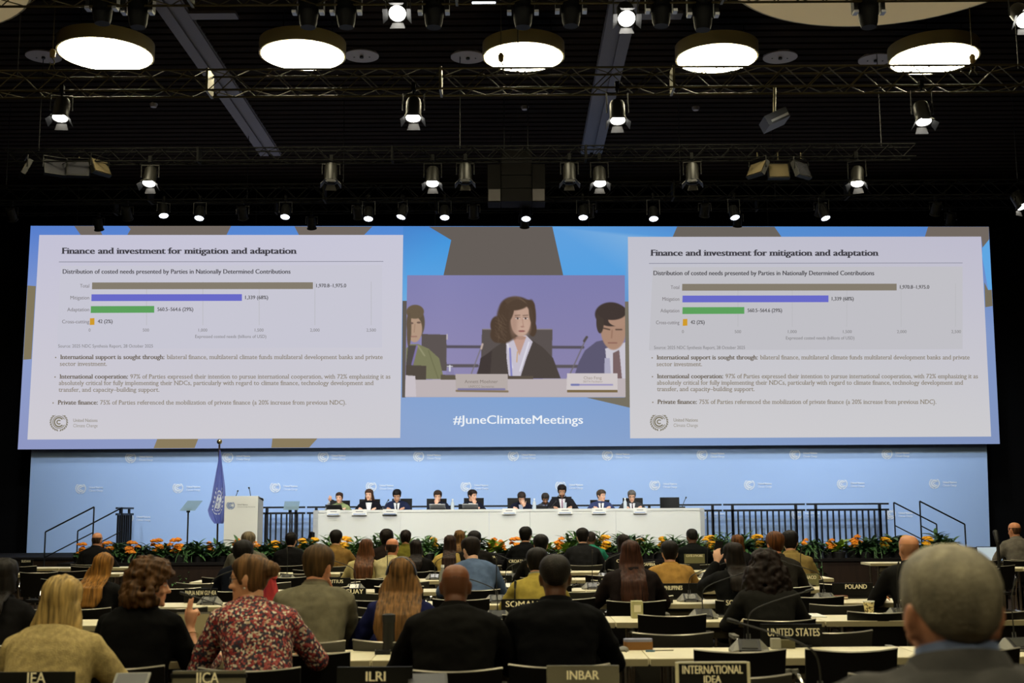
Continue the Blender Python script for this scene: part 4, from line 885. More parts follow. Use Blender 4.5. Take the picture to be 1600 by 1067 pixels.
def cloth_mat(kind, col):
    if kind == 'floral':
        n = 'floral_print'
        if n in MATS: return MATS[n]
        m = mat(n, (60,30,34), .8); nt = m.node_tree; b = nt.nodes['Principled BSDF']; tc = nt.nodes.new('ShaderNodeTexCoord'); v = nt.nodes.new('ShaderNodeTexVoronoi'); v.inputs['Scale'].default_value = 92
        r = nt.nodes.new('ShaderNodeValToRGB'); r.color_ramp.interpolation = 'CONSTANT'; E = r.color_ramp.elements
        sep = nt.nodes.new('ShaderNodeSeparateColor')
        for i, (p, c) in enumerate(((0,(38,34,48)),(.18,(150,44,44)),(.36,(84,26,34)),(.50,(198,172,142)),(.60,(50,50,62)),(.76,(176,84,76)),(.90,(220,206,180)))):
            e = E[i] if i < 2 else E.new(p); e.position = p; e.color = lin(c)+(1,)
        nt.links.new(tc.outputs['Object'],v.inputs['Vector']); nt.links.new(v.outputs['Color'],sep.inputs[0]); nt.links.new(sep.outputs[0],r.inputs[0]); nt.links.new(r.outputs[0],b.inputs['Base Color']); return m
    if kind == 'sweater': return mat('knit_%d_%d_%d' % col, col, .95, spec=.1, col2=tuple(int(c*.86) for c in col), nscale=(40,40,40), bump=.5, bscale=160)
    col = tuple(int(c*.8) for c in col) if max(col) < 60 else col
    return mat('cloth_%d_%d_%d' % col, col, .9, spec=.08, col2=tuple(int(c*.88) for c in col), nscale=(16,16,16), bump=.12, bscale=45)
M_skin = mat('skin', (200,160,130), .5, vcol=True, spec=.4)
M_shoe = mat('black_shoe_leather', (15,14,14), .4)
M_spec = mat('spectacle_frame', (26,24,24), .35)
def person(label, px, py, Y, z0=0.0, rz=0.0, lean=12, curve=14, head=(0,0,0), hair='short', hcol=(40,30,24), skin=(196,150,120), top='jacket', tcol=(26,26,28), bcol=(24,24,28), collar=None, pose='table', female=False, wide=1.0, res=None, hlen=.3, hvol=1.0, wr=None, wl=None, tie=None, shirt=None, beard=None, glasses=False, group='audience seated in the rows', fingers=None, hscale=1.0, extra=None, hup=None, smin=.8, smax=1.12, shrug=0.0, hlift=None, neck=.045, sleeve=.9, side=0.0):
    rad = math.radians; near = Y < 8; face = z0 > .1
    vb = res or (.0065 if near else (.0075 if face else .011)); vc = .011 if near else (.013 if face else .017)
    # spine
    pts = {}; 
    def spine(t):
        y = z = 0.0; n = 12; tt = max(t,0)
        for i in range(n):
            a = rad(lean+curve*((i+.5)/n*tt/.55)**1.5); y += math.sin(a)*tt/n; z += math.cos(a)*tt/n
        if t < 0: z = t
        return Vector((side*(tt/.56)**1.6,y,.56+z))
    def sang(t): return rad(lean+curve*(max(t,0)/.55)**1.5)
    sw = (.9 if female else 1.0)*wide
    def sec(t):
        T = TORSO
        for a, b in zip(T, T[1:]):
            if t <= b[0]:
                f = max(0,(t-a[0])/(b[0]-a[0])); return a[1]+(b[1]-a[1])*f, a[2]+(b[2]-a[2])*f, a[3]+(b[3]-a[3])*f
        return T[-1][1:]
    def tpt(t, phi, g=0.0):
        hw, hd, yo = sec(t); k = sw if t < .53 else 1+(sw-1)*.4; a = sang(t); s, c = math.sin(phi), math.cos(phi); e = 2/2.5
        q = Vector(((hw*k+g)*math.copysign(abs(s)**e,s), (hd*(1+(wide-1)*.8)+g)*math.copysign(abs(c)**e,c)+yo, 0))
        return spine(t)+Matrix.Rotation(-a,3,'X') @ q
    N = spine(.56); na = sang(.56)*.55+rad(4); ND = Vector((0,math.sin(na),math.cos(na)))
    Rh = Matrix.Rotation(rad(head[0]),3,'Z') @ Matrix.Rotation(rad(-head[1]),3,'X') @ Matrix.Rotation(rad(head[2]),3,'Y')
    Hc = N+ND*neck+Rh @ Vector((0,.02,.085)); hs = hscale*(.95 if female else 1.0)
    MH = Matrix.Translation(Hc) @ Rh.to_4x4() @ Matrix.Scale(hs,4)
    topl = MH @ Vector((0,-.01,.122+(hlift if hlift is not None else {'bald':0,'balding':.002,'short':.016,'crop':.008,'curly':.03,'afro':.04}.get(hair,.014))))
    Wp = at(px,py,Y); Rz = Matrix.Rotation(rad(rz),3,'Z')
    s = (Wp.z-z0)/topl.z; s = max(smin, min(smax, s)); tr = Rz @ topl
    root = Vector((Wp.x-s*tr.x, Wp.y-s*tr.y, z0)); MR = Matrix.Translation(root) @ Rz.to_4x4() @ Matrix.Scale(s,4); MI = MR.inverted()
    P = thing('person', label, 'person', root, rad(rz), group); P.scale = (s,s,s)
    # arms
    shw = .168*sw; SHl = {}
    arms = []
    tz = (.75-z0*0)/s+.035 if z0 == 0 else (zt-z0)/s+.035
    for sd in (-1,1):
        S = spine(.475)+Vector((sd*shw,0,.0+shrug)); tgt = wr if sd > 0 else wl; fd = Vector((-sd*.25,1,-.05)); nr = Vector((0,0,1)); hint = Vector((sd*.75,-.25,-.75)); cu = (14,18,14)
        ps = pose if isinstance(pose,str) else pose[0 if sd < 0 else 1]
        if tgt is not None: T = MI @ at(*tgt[:3]); fd = Vector(tgt[3]) if len(tgt) > 3 and tgt[3] else fd; nr = Vector(tgt[4]) if len(tgt) > 4 and tgt[4] else nr; hint = Vector(tgt[5]) if len(tgt) > 5 else hint
        elif ps == 'table': T = Vector((sd*.17, S.y+.33, max(tz,.72)))
        elif ps == 'lap': T = Vector((sd*.10, .30, .70)); hint = Vector((sd*.8,-.6,-.3)); fd = Vector((-sd*.4,.8,-.4))
        elif ps == 'chin': T = MH @ Vector((sd*.05,.10,-.185)); fd = Rh @ Vector((-sd*.35,-.02,.8)); nr = Rh @ Vector((sd*.3,.9,0)); hint = Vector((sd*.5,.2,-1)); cu = (45,60,40)
        elif ps == 'face': T = MH @ Vector((sd*.055,.17,-.125)); fd = Rh @ Vector((-sd*.22,-.25,.9)); nr = Rh @ Vector((0,.95,.2)); hint = Vector((sd*.5,.2,-1)); cu = (12,16,12)
        elif ps == 'nose': T = MH @ Vector((sd*.03,.155,-.16)); fd = Rh @ Vector((-sd*.2,-.2,.9)); nr = Rh @ Vector((sd*.3,.9,0)); hint = Vector((sd*.5,.2,-1)); cu = (40,55,35)
        else: T = Vector((sd*.17, S.y+.33, tz))
        E, T = ik(S, T, .285, .25, hint); arms.append((sd,S,E,T,fd,nr,cu))
    # body
    mb = MB(); n = 24
    mb.loft([[tpt(t,2*math.pi*k/n,-.006) for k in range(n)] for t, *_ in TORSO])
    nk = MH @ Vector((0,-.03,-.075)); mb.limb([spine(.5),N+Vector((0,-.005,0)),nk,MH @ Vector((0,-.02,-.02))],[.062,.056*(.9 if female else 1.03),.054*(.9 if female else 1.03),.05],14)
    add_head(mb, MH, female)
    for sd, S, E, T, fd, nr, cu in arms:
        mb.limb([N+Vector((sd*.03,-.012,-.03)),S+Vector((-sd*.02,-.01,.0))],[.046,.046]); mb.limb([S,S.lerp(E,.5),E],[.052,.045,.036]); mb.limb([E,E.lerp(T,.35),T],[.037,.038,.025]); add_hand(mb, T+fd.normalized()*.012, fd, nr, sd, cu, special=fingers if (fingers and sd == fingers[4]) else None, k=.94 if female else 1.02)
    for sd in (-1,1):
        h, k_, a_ = Vector((sd*.09,.02,.545)), Vector((sd*.12,.43,.50)), Vector((sd*.12,.40,.09))
        mb.limb([h,h.lerp(k_,.5),k_],[.08,.072,.055]); mb.limb([k_,k_.lerp(a_,.35),a_],[.053,.055,.034]); mb.limb([a_+Vector((0,-.02,-.04)),a_+Vector((0,.13,-.06))],[.034,.025])
    me = remesh(mb, vb, 2)
    V = verts_np(me); Mi = np.array(MH.inverted()); L = V @ Mi[:3,:3].T+Mi[:3,3]; base = np.array(lin(skin)); C = np.tile(base,(len(V),1)); x, y, z = L.T
    hd_ = (z > -.14) & (z < .14) & (np.abs(x) < .1) & (np.abs(y) < .14)
    def paint(m, c, w=1.0): C[m] = C[m]*(1-w)+np.array(lin(c))*w
    fr = hd_ & (y > .055); dark = tuple(max(6,int(c*.5)) for c in hcol)
    paint(fr & (((np.abs(x)-.031)/.0155)**2+((z+.0)/.007)**2 < 1), (206,200,194)); paint(fr & (((np.abs(x)-.031)/.007)**2+(z/.0068)**2 < 1), (30,22,18))
    paint(fr & (((np.abs(x)-.031)/.021)**2+((z-.022)/.0055)**2 < 1), dark, .85)
    paint(fr & ((x/.025)**2+((z+.067)/.011)**2 < 1), tuple(int(a*b) for a, b in zip(skin,(.86,.62,.6))), .8)
    if beard: paint(hd_ & (((y > .0) & (z < -.045-.25*np.maximum(0,.07-y)*0) & (np.abs(x) > -1) & ~((x/.022)**2+((z+.068)/.008)**2 < 1)) | ((y > -.02) & (np.abs(x) > .05) & (z < .0))), beard, .88)
    if hair in ('bald','balding'): paint(hd_ & (y < .03) & (z > -.075) & (z < .045) & ((z < .0) == (z < .0)), hcol, .42 if hair == 'bald' else .2)
    C2 = np.hstack([C,np.ones((len(C),1))]); setcol(me, C2); link('body', me, M_skin, P, True)
    # clothes
    g = .020 if top in ('jacket','sweater') else .014; mb = MB()
    TS = [t for t in TORSO if t[0] < .57]
    mb.loft([[tpt(t[0],2*math.pi*k/n,g*(1 if t[0] < .5 else .7)) for k in range(n)] for t in TS])
    for sd, S, E, T, fd, nr, cu in arms:
        S2 = S+Vector((0,0,.004)); mb.limb([N+Vector((sd*.032,-.012,-.03)),S+Vector((-sd*.02,-.01,.004))],[.05+g*.7,.05+g*.9]); mb.limb([S2+Vector((-sd*.05,0,.012)),S2,S2.lerp(E,.5),E],[.06+g*.6,.058+g*.75,.05+g,.044+g*.8]); mb.limb([E,E.lerp(T,sleeve*.45),E.lerp(T,sleeve)],[.044+g*.8,.042+g,.034+g*.7])
    me = remesh(mb, vc, 5, .6); off = Vector((RNDP.uniform(-9,9),RNDP.uniform(-9,9),RNDP.uniform(-9,9))); am = .008 if top != 'sweater' else .006
    displace(me, lambda v: am*noise.noise(Vector((v.x*9,v.y*9,v.z*16))+off)+.4*am*noise.noise(v*26+off))
    cm = cloth_mat(top, tcol); link('jacket' if top == 'jacket' else ('sweater' if top == 'sweater' else 'shirt'), me, cm, P, True)
    mb = MB()
    def ring(r, dz, back=0.0, m=18): return [N+ND*dz+Vector((r*1.08*math.sin(2*math.pi*k/m), r*math.cos(2*math.pi*k/m)-.004, -.022*math.cos(2*math.pi*k/m))) for k in range(m)]
    if top == 'jacket': mb.loft([ring(.098,-.022),ring(.086,.012),ring(.076,.034),ring(.070,.033),ring(.074,.0),ring(.08,-.03)], False); mb.build('collar', cm, P, True)
    elif top in ('shirt','floral'): mb.loft([ring(.088,-.014),ring(.076,.012),ring(.070,.034),ring(.065,.033),ring(.07,.0)], False); mb.build('collar', cm, P, True)
    else: mb.loft([ring(.09,-.02),ring(.078,.008),ring(.07,.016),ring(.066,.01)], False); mb.build('neckband', cm, P, True)
    if collar: mb = MB(); mb.loft([ring(.074,.0),ring(.068,.03),ring(.066,.048),ring(.0625,.047),ring(.063,.02)], False); mb.build('shirt_collar', cloth_mat('shirt',collar), P, True)
    if shirt:
        def strip(w0, w1, t0, t1, off, nm, m_):
            mb = MB(); nr_, nc = 9, 7; vs = []
            for d in (0,-.006):
                for i in range(nr_):
                    t = t0+(t1-t0)*i/(nr_-1); w = w0+(w1-w0)*i/(nr_-1)
                    for j in range(nc):
                        xx = w*(2*j/(nc-1)-1); hw, hd, yo = sec(min(t,.5)); yy = (hd*(1+(wide-1)*.8))*(max(0,1-(abs(xx)/(hw*sw+.02))**2.5))**.4+off+d
                        vs.append(spine(t)+Matrix.Rotation(-sang(t),3,'X') @ Vector((xx,yy if t < .53 else yy-.012,0)))
            q = nr_*nc; fs = [(i*nc+j+1,i*nc+j,(i+1)*nc+j,(i+1)*nc+j+1) for i in range(nr_-1) for j in range(nc-1)]; fs += [tuple(k+q for k in f[::-1]) for f in fs]; mb.add(vs, fs); mb.build(nm, m_, P, True)
        strip(.004,.066,.2,.56,.029,'shirt_front', cloth_mat('shirt',shirt))
        if tie: strip(.018,.012,.24,.535,.037,'tie', cloth_mat('shirt',tie)); q = spine(.548)+Matrix.Rotation(-sang(.54),3,'X') @ Vector((0,.105,0)); MB().ball(q,(.018,.014,.018),10,8).build('tie_knot', cloth_mat('shirt',tie), P, True)
    mb = MB()
    for sd in (-1,1):
        h, k_, a_ = Vector((sd*.09,.0,.55)), Vector((sd*.12,.44,.50)), Vector((sd*.12,.40,.11)); mb.limb([h,h.lerp(k_,.5),k_],[.098,.088,.068]); mb.limb([k_,k_.lerp(a_,.5),a_],[.068,.064,.056])
    mb.limb([Vector((-.08,0,.55)),Vector((.08,0,.55))],[.115,.115]); link('trousers', remesh(mb,.02,4), cloth_mat('trousers',bcol), P, True)
    for sd in (-1,1): mb = MB(); mb.limb([Vector((sd*.12,.37,.05)),Vector((sd*.12,.46,.045)),Vector((sd*.12,.56,.035))],[.046,.046,.034]); mb.build('shoe', M_shoe, P, True)
    # hair
    def back_y(z):
        b = 9
        for i in range(24):
            t = i/23*.56; q = tpt(t, math.pi, g)
            if abs(q.z-z) < .03: b = min(b, q.y)
        return b if b < 9 else spine(.5).y-.1
    hm = hair_mat(tuple(hcol), hair == 'crop')
    if hair != 'bald':
        mb = MB(); zl = [-.118,-.1,-.085,-.07,-.055,-.04,-.025,-.01,.005,.02,.035,.05,.065,.078,.09,.1,.109,.116,.121]; nn = 48; off = Vector((RNDP.uniform(-9,9),)*3)
        def hline(p):
            p = abs((p+math.pi) % (2*math.pi)-math.pi); K = [(0,.058),(.7,.058),(1.0,.045),(1.22,.0),(1.36,-.025),(1.5,.012),(1.9,.014),(2.15,-.05),(2.6,-.078),(3.15,-.08)]
            if hair in ('bun','long','bob'): K = [(0,.06),(.7,.058),(1.0,.045),(1.2,.0),(1.36,-.03),(1.5,-.03),(1.9,-.04),(2.15,-.07),(2.6,-.085),(3.15,-.085)]
            if hair == 'crop': K = [(0,.058),(.7,.058),(1.0,.045),(1.22,.0),(1.36,-.02),(1.5,.012),(1.85,.012),(2.1,-.01),(2.6,-.03),(3.15,-.042)]
            if hair == 'balding': K = [(0,.2),(1.0,.2),(1.25,.02),(1.4,-.02),(1.5,.012),(1.9,.012),(2.15,-.05),(3.15,-.078)]
            for (a, za), (b, zb) in zip(K, K[1:]):
                if p <= b: return za+(zb-za)*(p-a)/(b-a)
            return K[-1][1]
        hh = {'short':(.024,.013),'crop':(.011,.007),'balding':(.004,.008),'long':(.018,.016),'curly':(.03,.03),'afro':(.035,.032),'bun':(.018,.012),'bob':(.022,.022)}[hair]
        rings = []
        for z in zl:
            r = []
            for k in range(nn):
                p = 2*math.pi*k/nn; zz = hline(p); m = max(0,min(1,(z-zz+.008)/.02)); m = m*m*(3-2*m)
                if hair == 'balding': m *= max(0,min(1,(.062-z)/.03))
                f = max(0,min(1,(z+.02)/.1)); h = (hh[1]+(hh[0]-hh[1])*f)*(1+.18*noise.noise(Vector((math.sin(p)*3,math.cos(p)*3,z*25))+off))
                r.append(MH @ head_pt(z,p,-.008+(h+.008)*m))
            rings.append(r)
        mb.loft(rings); vox = .0075 if near else .011
        if hair in ('long','bob'):
            zend = (Hc.z-hlen); S_ = []; up = Vector((0,0,1)); v = hvol
            for dz, hw, hdp, yb in ((.075,.055,.06,-.03),(.045,.08,.078,-.026),(.0,.09,.078,-.032),(-.05,.094,.07,-.04),(-.085,.095,.062,-.05)):
                c = MH @ Vector((0,yb,dz)); S_.append((c, hw*(1+(v-1)*max(0,(.05-dz)/.13)), hdp))
            zz = S_[-1][0].z-.05; c0 = S_[-1][0]
            while zz > zend:
                f = (S_[4][0].z-zz)/max(.01,S_[4][0].z-zend); by = back_y(zz) if hlen > .2 else c0.y+.05; yc = min(c0.y-.02, by-.05)*min(1,f*3.2)+c0.y*(1-min(1,f*3.2)); taper = 1-.35*max(0,f-.65)/.35
                S_.append((Vector((c0.x*(1-f*.5),yc,zz)), .096*(1+(v-1))*taper*(1+.1*f), .058*(1-.45*f)+.0)); zz -= .04
            mb.loft([[c+Matrix.Rotation(rad(head[0])*max(0,1-max(0,i_-3)*.2),3,'Z') @ Vector((hw*math.sin(2*math.pi*k/28)*(1+.05*noise.noise(Vector((k*.9,c.z*9,0))+off)), hdp*math.cos(2*math.pi*k/28)*(1 if math.cos(2*math.pi*k/28) < 0 else .75), .03*noise.noise(Vector((k*1.3,c.z*3,7))+off) if i_ == len(S_)-1 else 0)) for k in range(28)] for i_, (c, hw, hdp) in enumerate(S_)])
        if hair in ('curly','afro'):
            R_ = random.Random(int(px)); NC = 520 if hair == 'curly' else 320
            for i in range(NC):
                z = R_.uniform(-.09,.121); p = R_.uniform(0,6.283)
                if z < hline(p)-.01+(.0 if hair == 'afro' else -.0): continue
                mb.ball(MH @ head_pt(z,p,R_.uniform(.012,.036)*hvol), R_.uniform(.009,.017)*hvol, 7, 5)
            if hair == 'curly':
                for i in range(int(420*max(.3,hlen/.2))):
                    f = R_.random(); a = R_.uniform(1.05,2*math.pi-1.05); zz = Hc.z+.02-hlen*f; rr = (.105+.03*math.sin(f*2.4))*hvol; c = MH @ Vector((0,-.03,0)); by = back_y(zz) if f > .6 else 9
                    q = Matrix.Rotation(rad(head[0]),3,'Z') @ Vector((rr*math.sin(a), rr*.8*math.cos(a), 0)); q = Vector((c.x+q.x, c.y+q.y, zz))
                    mb.ball(q+Vector((R_.uniform(-.014,.014),R_.uniform(-.014,.014),0)), R_.uniform(.012,.02), 7, 5)
        if hair == 'bun':
            c = MH @ Vector((.0,-.122,.05)); R_ = random.Random(3); mb.ball(c,.042*hvol,12,9)
            for i in range(40): d = Vector((R_.gauss(0,1),R_.gauss(0,1),R_.gauss(0,1))).normalized(); mb.ball(c+d*.037*hvol,R_.uniform(.008,.014)*hvol,7,5)
        if hair in ('long','bob','curly','afro','bun'):
            me = remesh(mb, vox, 1 if hair in ('curly','afro') else 5)
            if hair in ('long','bob','bun'): displace(me, lambda v: .0075*noise.noise(Vector((v.x*38,v.y*22,v.z*3.5))+off)+.003*noise.noise(Vector((v.x*75,v.y*40,v.z*5))+off))
            link('hair', me, hm, P, True)
        else: mb.build('hair', hm, P, True)
    if glasses:
        mb = MB()
        for sd in (-1,1):
            c = Vector((sd*.032,.094,0)); mb.tube([MH @ (c+Vector((.021*math.cos(a),-abs(.006*math.cos(a)),.016*math.sin(a)))) for a in [2*math.pi*i/14 for i in range(15)]],.0022,5); mb.tube([MH @ Vector((sd*.053,.088,.004)),MH @ Vector((sd*.076,.04,.006)),MH @ Vector((sd*.08,-.01,.004))],.0022,5)
        mb.tube([MH @ Vector((-.011,.095,.003)),MH @ Vector((.011,.095,.003))],.0022,5); mb.build('glasses', M_spec, P)
    if extra: extra(P, MH, N, spine, MI, arms, tpt)
    return P, root, s
PEOPLE = []
def aud(*a, **k):
    r = person(*a, **k); PEOPLE.append((r[1], r[2], a)); return r
# ---- panel on the stage
PG = 'panel seated at the head table'
BROWN, DARK, BLK = (70,46,30), (42,30,24), (24,20,18)
LT, MED, OLV, DK = (226,176,146), (204,152,118), (176,122,88), (98,64,44)
def pan(label, px, py, Y=23.85, **k):
    k.setdefault('rz',180); k.setdefault('lean',8); k.setdefault('curve',8); return person(label, px, py, Y, z0=SZ, group=PG, **k)
NAVY = (34,40,66)
pan('woman with tied back hair in a green jacket, leftmost at the head table', 530.5,769, hair='bun', hcol=BROWN, skin=LT, top='shirt', tcol=(140,152,104), female=True, head=(-6,0,0), shirt=(90,96,110), hvol=.7)
pan('woman with wavy brown bob, dark blazer and white shirt at the head table', 577,764, hair='bob', hcol=(84,56,38), skin=LT, tcol=(28,28,34), female=True, hlen=.17, hvol=1.15, head=(-8,0,0), shirt=(232,230,232))
pan('man in navy suit looking down behind the dark footed name card', 620,765, hair='short', hcol=BLK, skin=MED, tcol=NAVY, shirt=(235,235,238), tie=(50,48,52), collar=(235,235,238), head=(0,22,0), lean=12)
pan('man in dark suit holding his fist to his mouth at the head table', 684,766, hair='short', hcol=(58,40,28), skin=LT, tcol=(38,42,58), shirt=(226,226,230), head=(0,10,0), pose=('table','nose'))
pan('man in dark suit turned aside with hand on chin at the head table', 738,765, hair='short', hcol=(44,32,26), skin=LT, tcol=(32,36,52), shirt=(232,232,236), head=(48,2,0), pose=('table','chin'))
pan('man in navy suit bent forward with a hand over his face', 815,769.5, hair='short', hcol=(60,48,40), skin=LT, tcol=(34,38,58), shirt=(190,200,226), head=(0,32,0), lean=14, pose=('face','table'))
pan('bearded man in grey suit looking down, half hidden beside the taller bearded man', 852,771, Y=24.5, hair='short', hcol=(66,58,52), skin=(190,140,106), tcol=(74,76,82), shirt=(150,160,190), tie=(60,60,90), head=(0,26,0), beard=(36,28,24), pose='lap')
pan('tall bearded man with black hair and mauve tie at the head table', 878,757, hair='short', hcol=(30,24,22), skin=(196,146,112), tcol=(40,40,46), shirt=(234,232,236), tie=(140,104,124), collar=(234,232,236), head=(0,16,0), beard=(44,34,30), hlift=.022, smax=1.25)
pan('man in blue suit and black tie looking to the left at the head table', 939,765, hair='short', hcol=(92,76,60), skin=LT, tcol=(56,66,104), shirt=(236,236,240), tie=(28,28,34), collar=(236,236,240), head=(38,0,0))
pan('grey haired man with glasses and dark tie, rightmost at the head table', 987,766, hair='short', hcol=(112,106,100), skin=LT, tcol=(56,58,62), shirt=(232,232,236), tie=(64,40,44), head=(-4,14,0), glasses=True)
def phone_up(P, MH, N, spine, MI, arms, tpt):
    T = [a for a in arms if a[0] < 0][0]; c = T[3]+T[4].normalized()*.1; MB().box(c,(.07,.01,.14)).build('held_phone', M_plastic, P)
pan('person in white shirt half hidden at the left end of the head table', 519,781, Y=24.9, hair='short', hcol=BLK, skin=MED, top='shirt', tcol=(226,228,232), wr=(516.5,783,24.6,(0,.1,1),(0,1,0)), pose='lap', smax=1.0, smin=.75)

# ---- audience
M_band = mat('headband_grey',(52,54,58),.45)
def headset(P, MH, *a):
    R = .106; MB().tube([MH @ Vector((R*.93*math.sin(t),-.035-.02*math.cos(t),-.005+R*1.28*math.cos(t)*.98)) for t in [math.radians(d) for d in range(-80,81,10)]],.008,6,flat=2.2).build('headband', M_band, P, True)
def bracelet(P, MH, N, spine, MI, arms, tpt):
    A = [a for a in arms if a[0] > 0][0]; d = (A[3]-A[2]).normalized(); u = d.orthogonal().normalized(); w = d.cross(u); c = A[3]-d*.045
    MB().tube([c+(u*math.cos(t)+w*math.sin(t))*.037 for t in [2*math.pi*i/16 for i in range(17)]],.003,6).build('bracelet', M_gold, P, True)
def hold_pen(P, MH, N, spine, MI, arms, tpt):
    A = [a for a in arms if a[0] < 0][0]; c = A[3]+A[4].normalized()*.11; MB().tube([c+Vector((-.07,.03,.03)),c+Vector((.03,-.02,-.01))],.005,6).build('held_pen', mat('pen_blue',(90,100,150),.4), P)
    for sd in (-1,1): MB().ball(MH @ Vector((sd*.082,-.012,-.045)),.006,8,6).build('earring', mat('pearl',(220,214,200),.25), P)
def hold_phone(P, MH, N, spine, MI, arms, tpt):
    A = [a for a in arms if a[0] < 0][0]; c = A[3]+A[4].normalized()*.1+Vector((0,.02,.0)); MB().box(c+Vector((.02,0,.03)),(.072,.009,.145),Matrix.Rotation(math.radians(10),3,'Y')).build('held_phone', M_plastic, P)

aud('grey haired man in grey suit and blue collar, largest head at the right foreground', 1483,848,2.35, hair='crop', hcol=(172,162,134), skin=(214,150,112), tcol=(84,82,80), collar=(128,142,176), lean=4, curve=8, pose='lap', wide=1.28, res=.006, hlift=.012, smax=1.25, neck=.01, shrug=.012)
aud('woman with straight blonde hair and beige knit sweater at the left foreground', 97,899,5.55, hair='long', hcol=(206,172,104), skin=LT, top='sweater', tcol=(190,168,112), female=True, lean=14, curve=18, hlen=.16, hvol=1.3, wide=1.16, pose='table', hscale=1.08)
aud('woman with curly brown hair in black, raising her right hand', 236,870,6.2, rz=-8, hair='curly', hcol=(98,66,34), skin=(222,160,120), top='shirt', tcol=(16,15,15), female=True, lean=10, curve=10, head=(-62,4,0), hlen=.13, hvol=1.05, wide=1.12, sleeve=.45, wr=(297,982,6.35,(.05,.1,1),(-.25,-.95,.1),(.4,-.2,-1)), pose='table', fingers=[(4,6,4),(4,6,4),(60,80,50),(65,80,50),1], extra=bracelet)
aud('woman with a hair bun and glasses in a floral blouse, leaning left', 393,866,6.2, rz=4, hair='bun', hcol=(128,92,54), skin=(226,168,126), top='floral', tcol=(120,60,60), female=True, lean=16, curve=16, head=(72,2,4), wide=1.06, side=-.075, sleeve=.72, glasses=True, wl=(346,1026,6.4,(-.85,.5,.05),(.1,.3,1),(-.5,-.6,-.6)), pose='table', extra=hold_pen, hvol=1.1)
aud('brown haired man in grey beige blazer resting his chin on his hand', 498,852,7.35, hair='short', hcol=(92,68,38), skin=(216,150,112), tcol=(118,112,90), lean=12, curve=16, head=(-14,6,0), pose=('table','chin'), wide=1.06, shrug=.01, collar=(120,104,84))
aud('woman with long light brown hair, headset band and blue top', 628,870,7.35, hair='long', hcol=(138,98,52), skin=LT, top='shirt', tcol=(34,38,84), female=True, lean=10, curve=12, hlen=.42, hvol=1.5, extra=headset, pose='table', head=(0,6,0), hscale=1.05)
aud('bald dark skinned man in black suit beside the woman with the headset', 712,882,6.15, hair='bald', hcol=(40,26,18), skin=(126,76,44), tcol=(20,19,17), lean=12, curve=22, head=(0,12,0), wide=1.12, collar=(28,26,24))
aud('broad man with cropped black hair in black suit behind the INBAR sign', 867,866,6.2, hair='crop', hcol=(34,26,20), skin=(92,58,36), tcol=(16,16,17), lean=10, curve=14, head=(0,4,0), wide=1.12)
aud('dark haired person cut off by the left edge of the picture', 6,872,7.2, hair='long', hcol=(30,24,20), skin=LT, tcol=(24,23,24), female=True, hlen=.25)
aud('man with dark hair in yellow green shirt behind the SOMALIA sign', 839,856,9.75, hair='short', hcol=(30,24,20), skin=MED, top='shirt', tcol=(176,156,72), lean=12, curve=16, collar=(150,150,130), head=(-12,4,0))
aud('woman with very long dark brown hair in dark clothes right of the aisle chairs', 985,844,10.2, hair='long', hcol=(74,42,28), skin=LT, tcol=(40,32,32), female=True, hlen=.5, hvol=1.2, wide=1.16, lean=8)
aud('woman with a big mass of curly black hair in dark grey jacket', 1196,860,8.45, hair='curly', hcol=(38,26,20), skin=OLV, tcol=(46,44,40), female=True, hlen=.24, hvol=1.28, wide=1.08, lean=8)
aud('woman with straight dark hair and dark jacket holding up a phone', 1146,847,10.2, hair='long', hcol=(36,28,22), skin=LT, tcol=(26,25,25), female=True, hlen=.33, hvol=1.05, wide=1.1, wl=(1120,880,10.4,(.05,.2,1),(-.3,-.9,.2),(-.6,-.2,-1)), extra=hold_phone, head=(20,0,0))
aud('bald man in dark suit near the POLAND sign', 1420,836,10.1, hair='bald', hcol=(80,60,44), skin=(214,148,106), tcol=(30,29,28), lean=14, curve=12, head=(12,0,0), wide=1.1, pose=('table','lap'))
aud('black haired person in tan jacket behind the PHILIPPINES sign', 1046,845,11.9, hair='short', hcol=(28,22,18), skin=MED, tcol=(178,136,70), lean=16, curve=16, wide=1.05, shrug=.01)
aud('man in light blue shirt leaning forward, left of the MOROCCO sign', 735,839,11.9, rz=8, hair='short', hcol=(36,26,20), skin=LT, top='shirt', tcol=(96,116,150), lean=20, curve=16, wide=1.14, head=(14,12,0))
aud('woman with long straight blonde brown hair, head tilted, in black', 166,864,9.8, hair='long', hcol=(164,112,46), skin=LT, tcol=(22,21,21), female=True, hlen=.34, hvol=1.25, head=(0,0,16), lean=10)
aud('man in grey jacket at the far right edge behind the BURKINA FASO sign', 1585,816,17.6, hair='balding', hcol=(96,62,36), skin=(206,140,100), tcol=(112,106,98), lean=6, head=(18,0,0))
aud('balding man in dark suit near the left hand stage steps', 152,832,18.0, hair='balding', hcol=(70,50,36), skin=(196,136,98), tcol=(22,22,24), lean=8)
aud('person with black hair in dark blue jacket behind the hair bun', 380,842,11.85, hair='afro', hcol=(26,20,17), skin=DK, tcol=(24,28,40), lean=14, hvol=.5)
aud('grey haired man in grey jacket below the lectern', 388,831,15.4, hair='short', hcol=(140,124,98), skin=LT, tcol=(104,100,88), lean=12, wide=1.12)
aud('dark haired man in black suit left of the tan jacket man', 455,832,17.2, hair='short', hcol=(26,20,17), skin=MED, tcol=(20,19,20), lean=8, wide=1.08)
aud('dark haired man in tan brown jacket below the left end of the head table', 525,828,16.9, hair='short', hcol=(28,22,19), skin=MED, tcol=(138,106,56), lean=8, wide=1.04)
aud('woman with long wavy brown hair and cream top', 572,842,13.8, hair='long', hcol=(110,66,34), skin=LT, top='shirt', tcol=(214,196,134), female=True, hlen=.42, hvol=1.25, lean=8, wide=1.05)
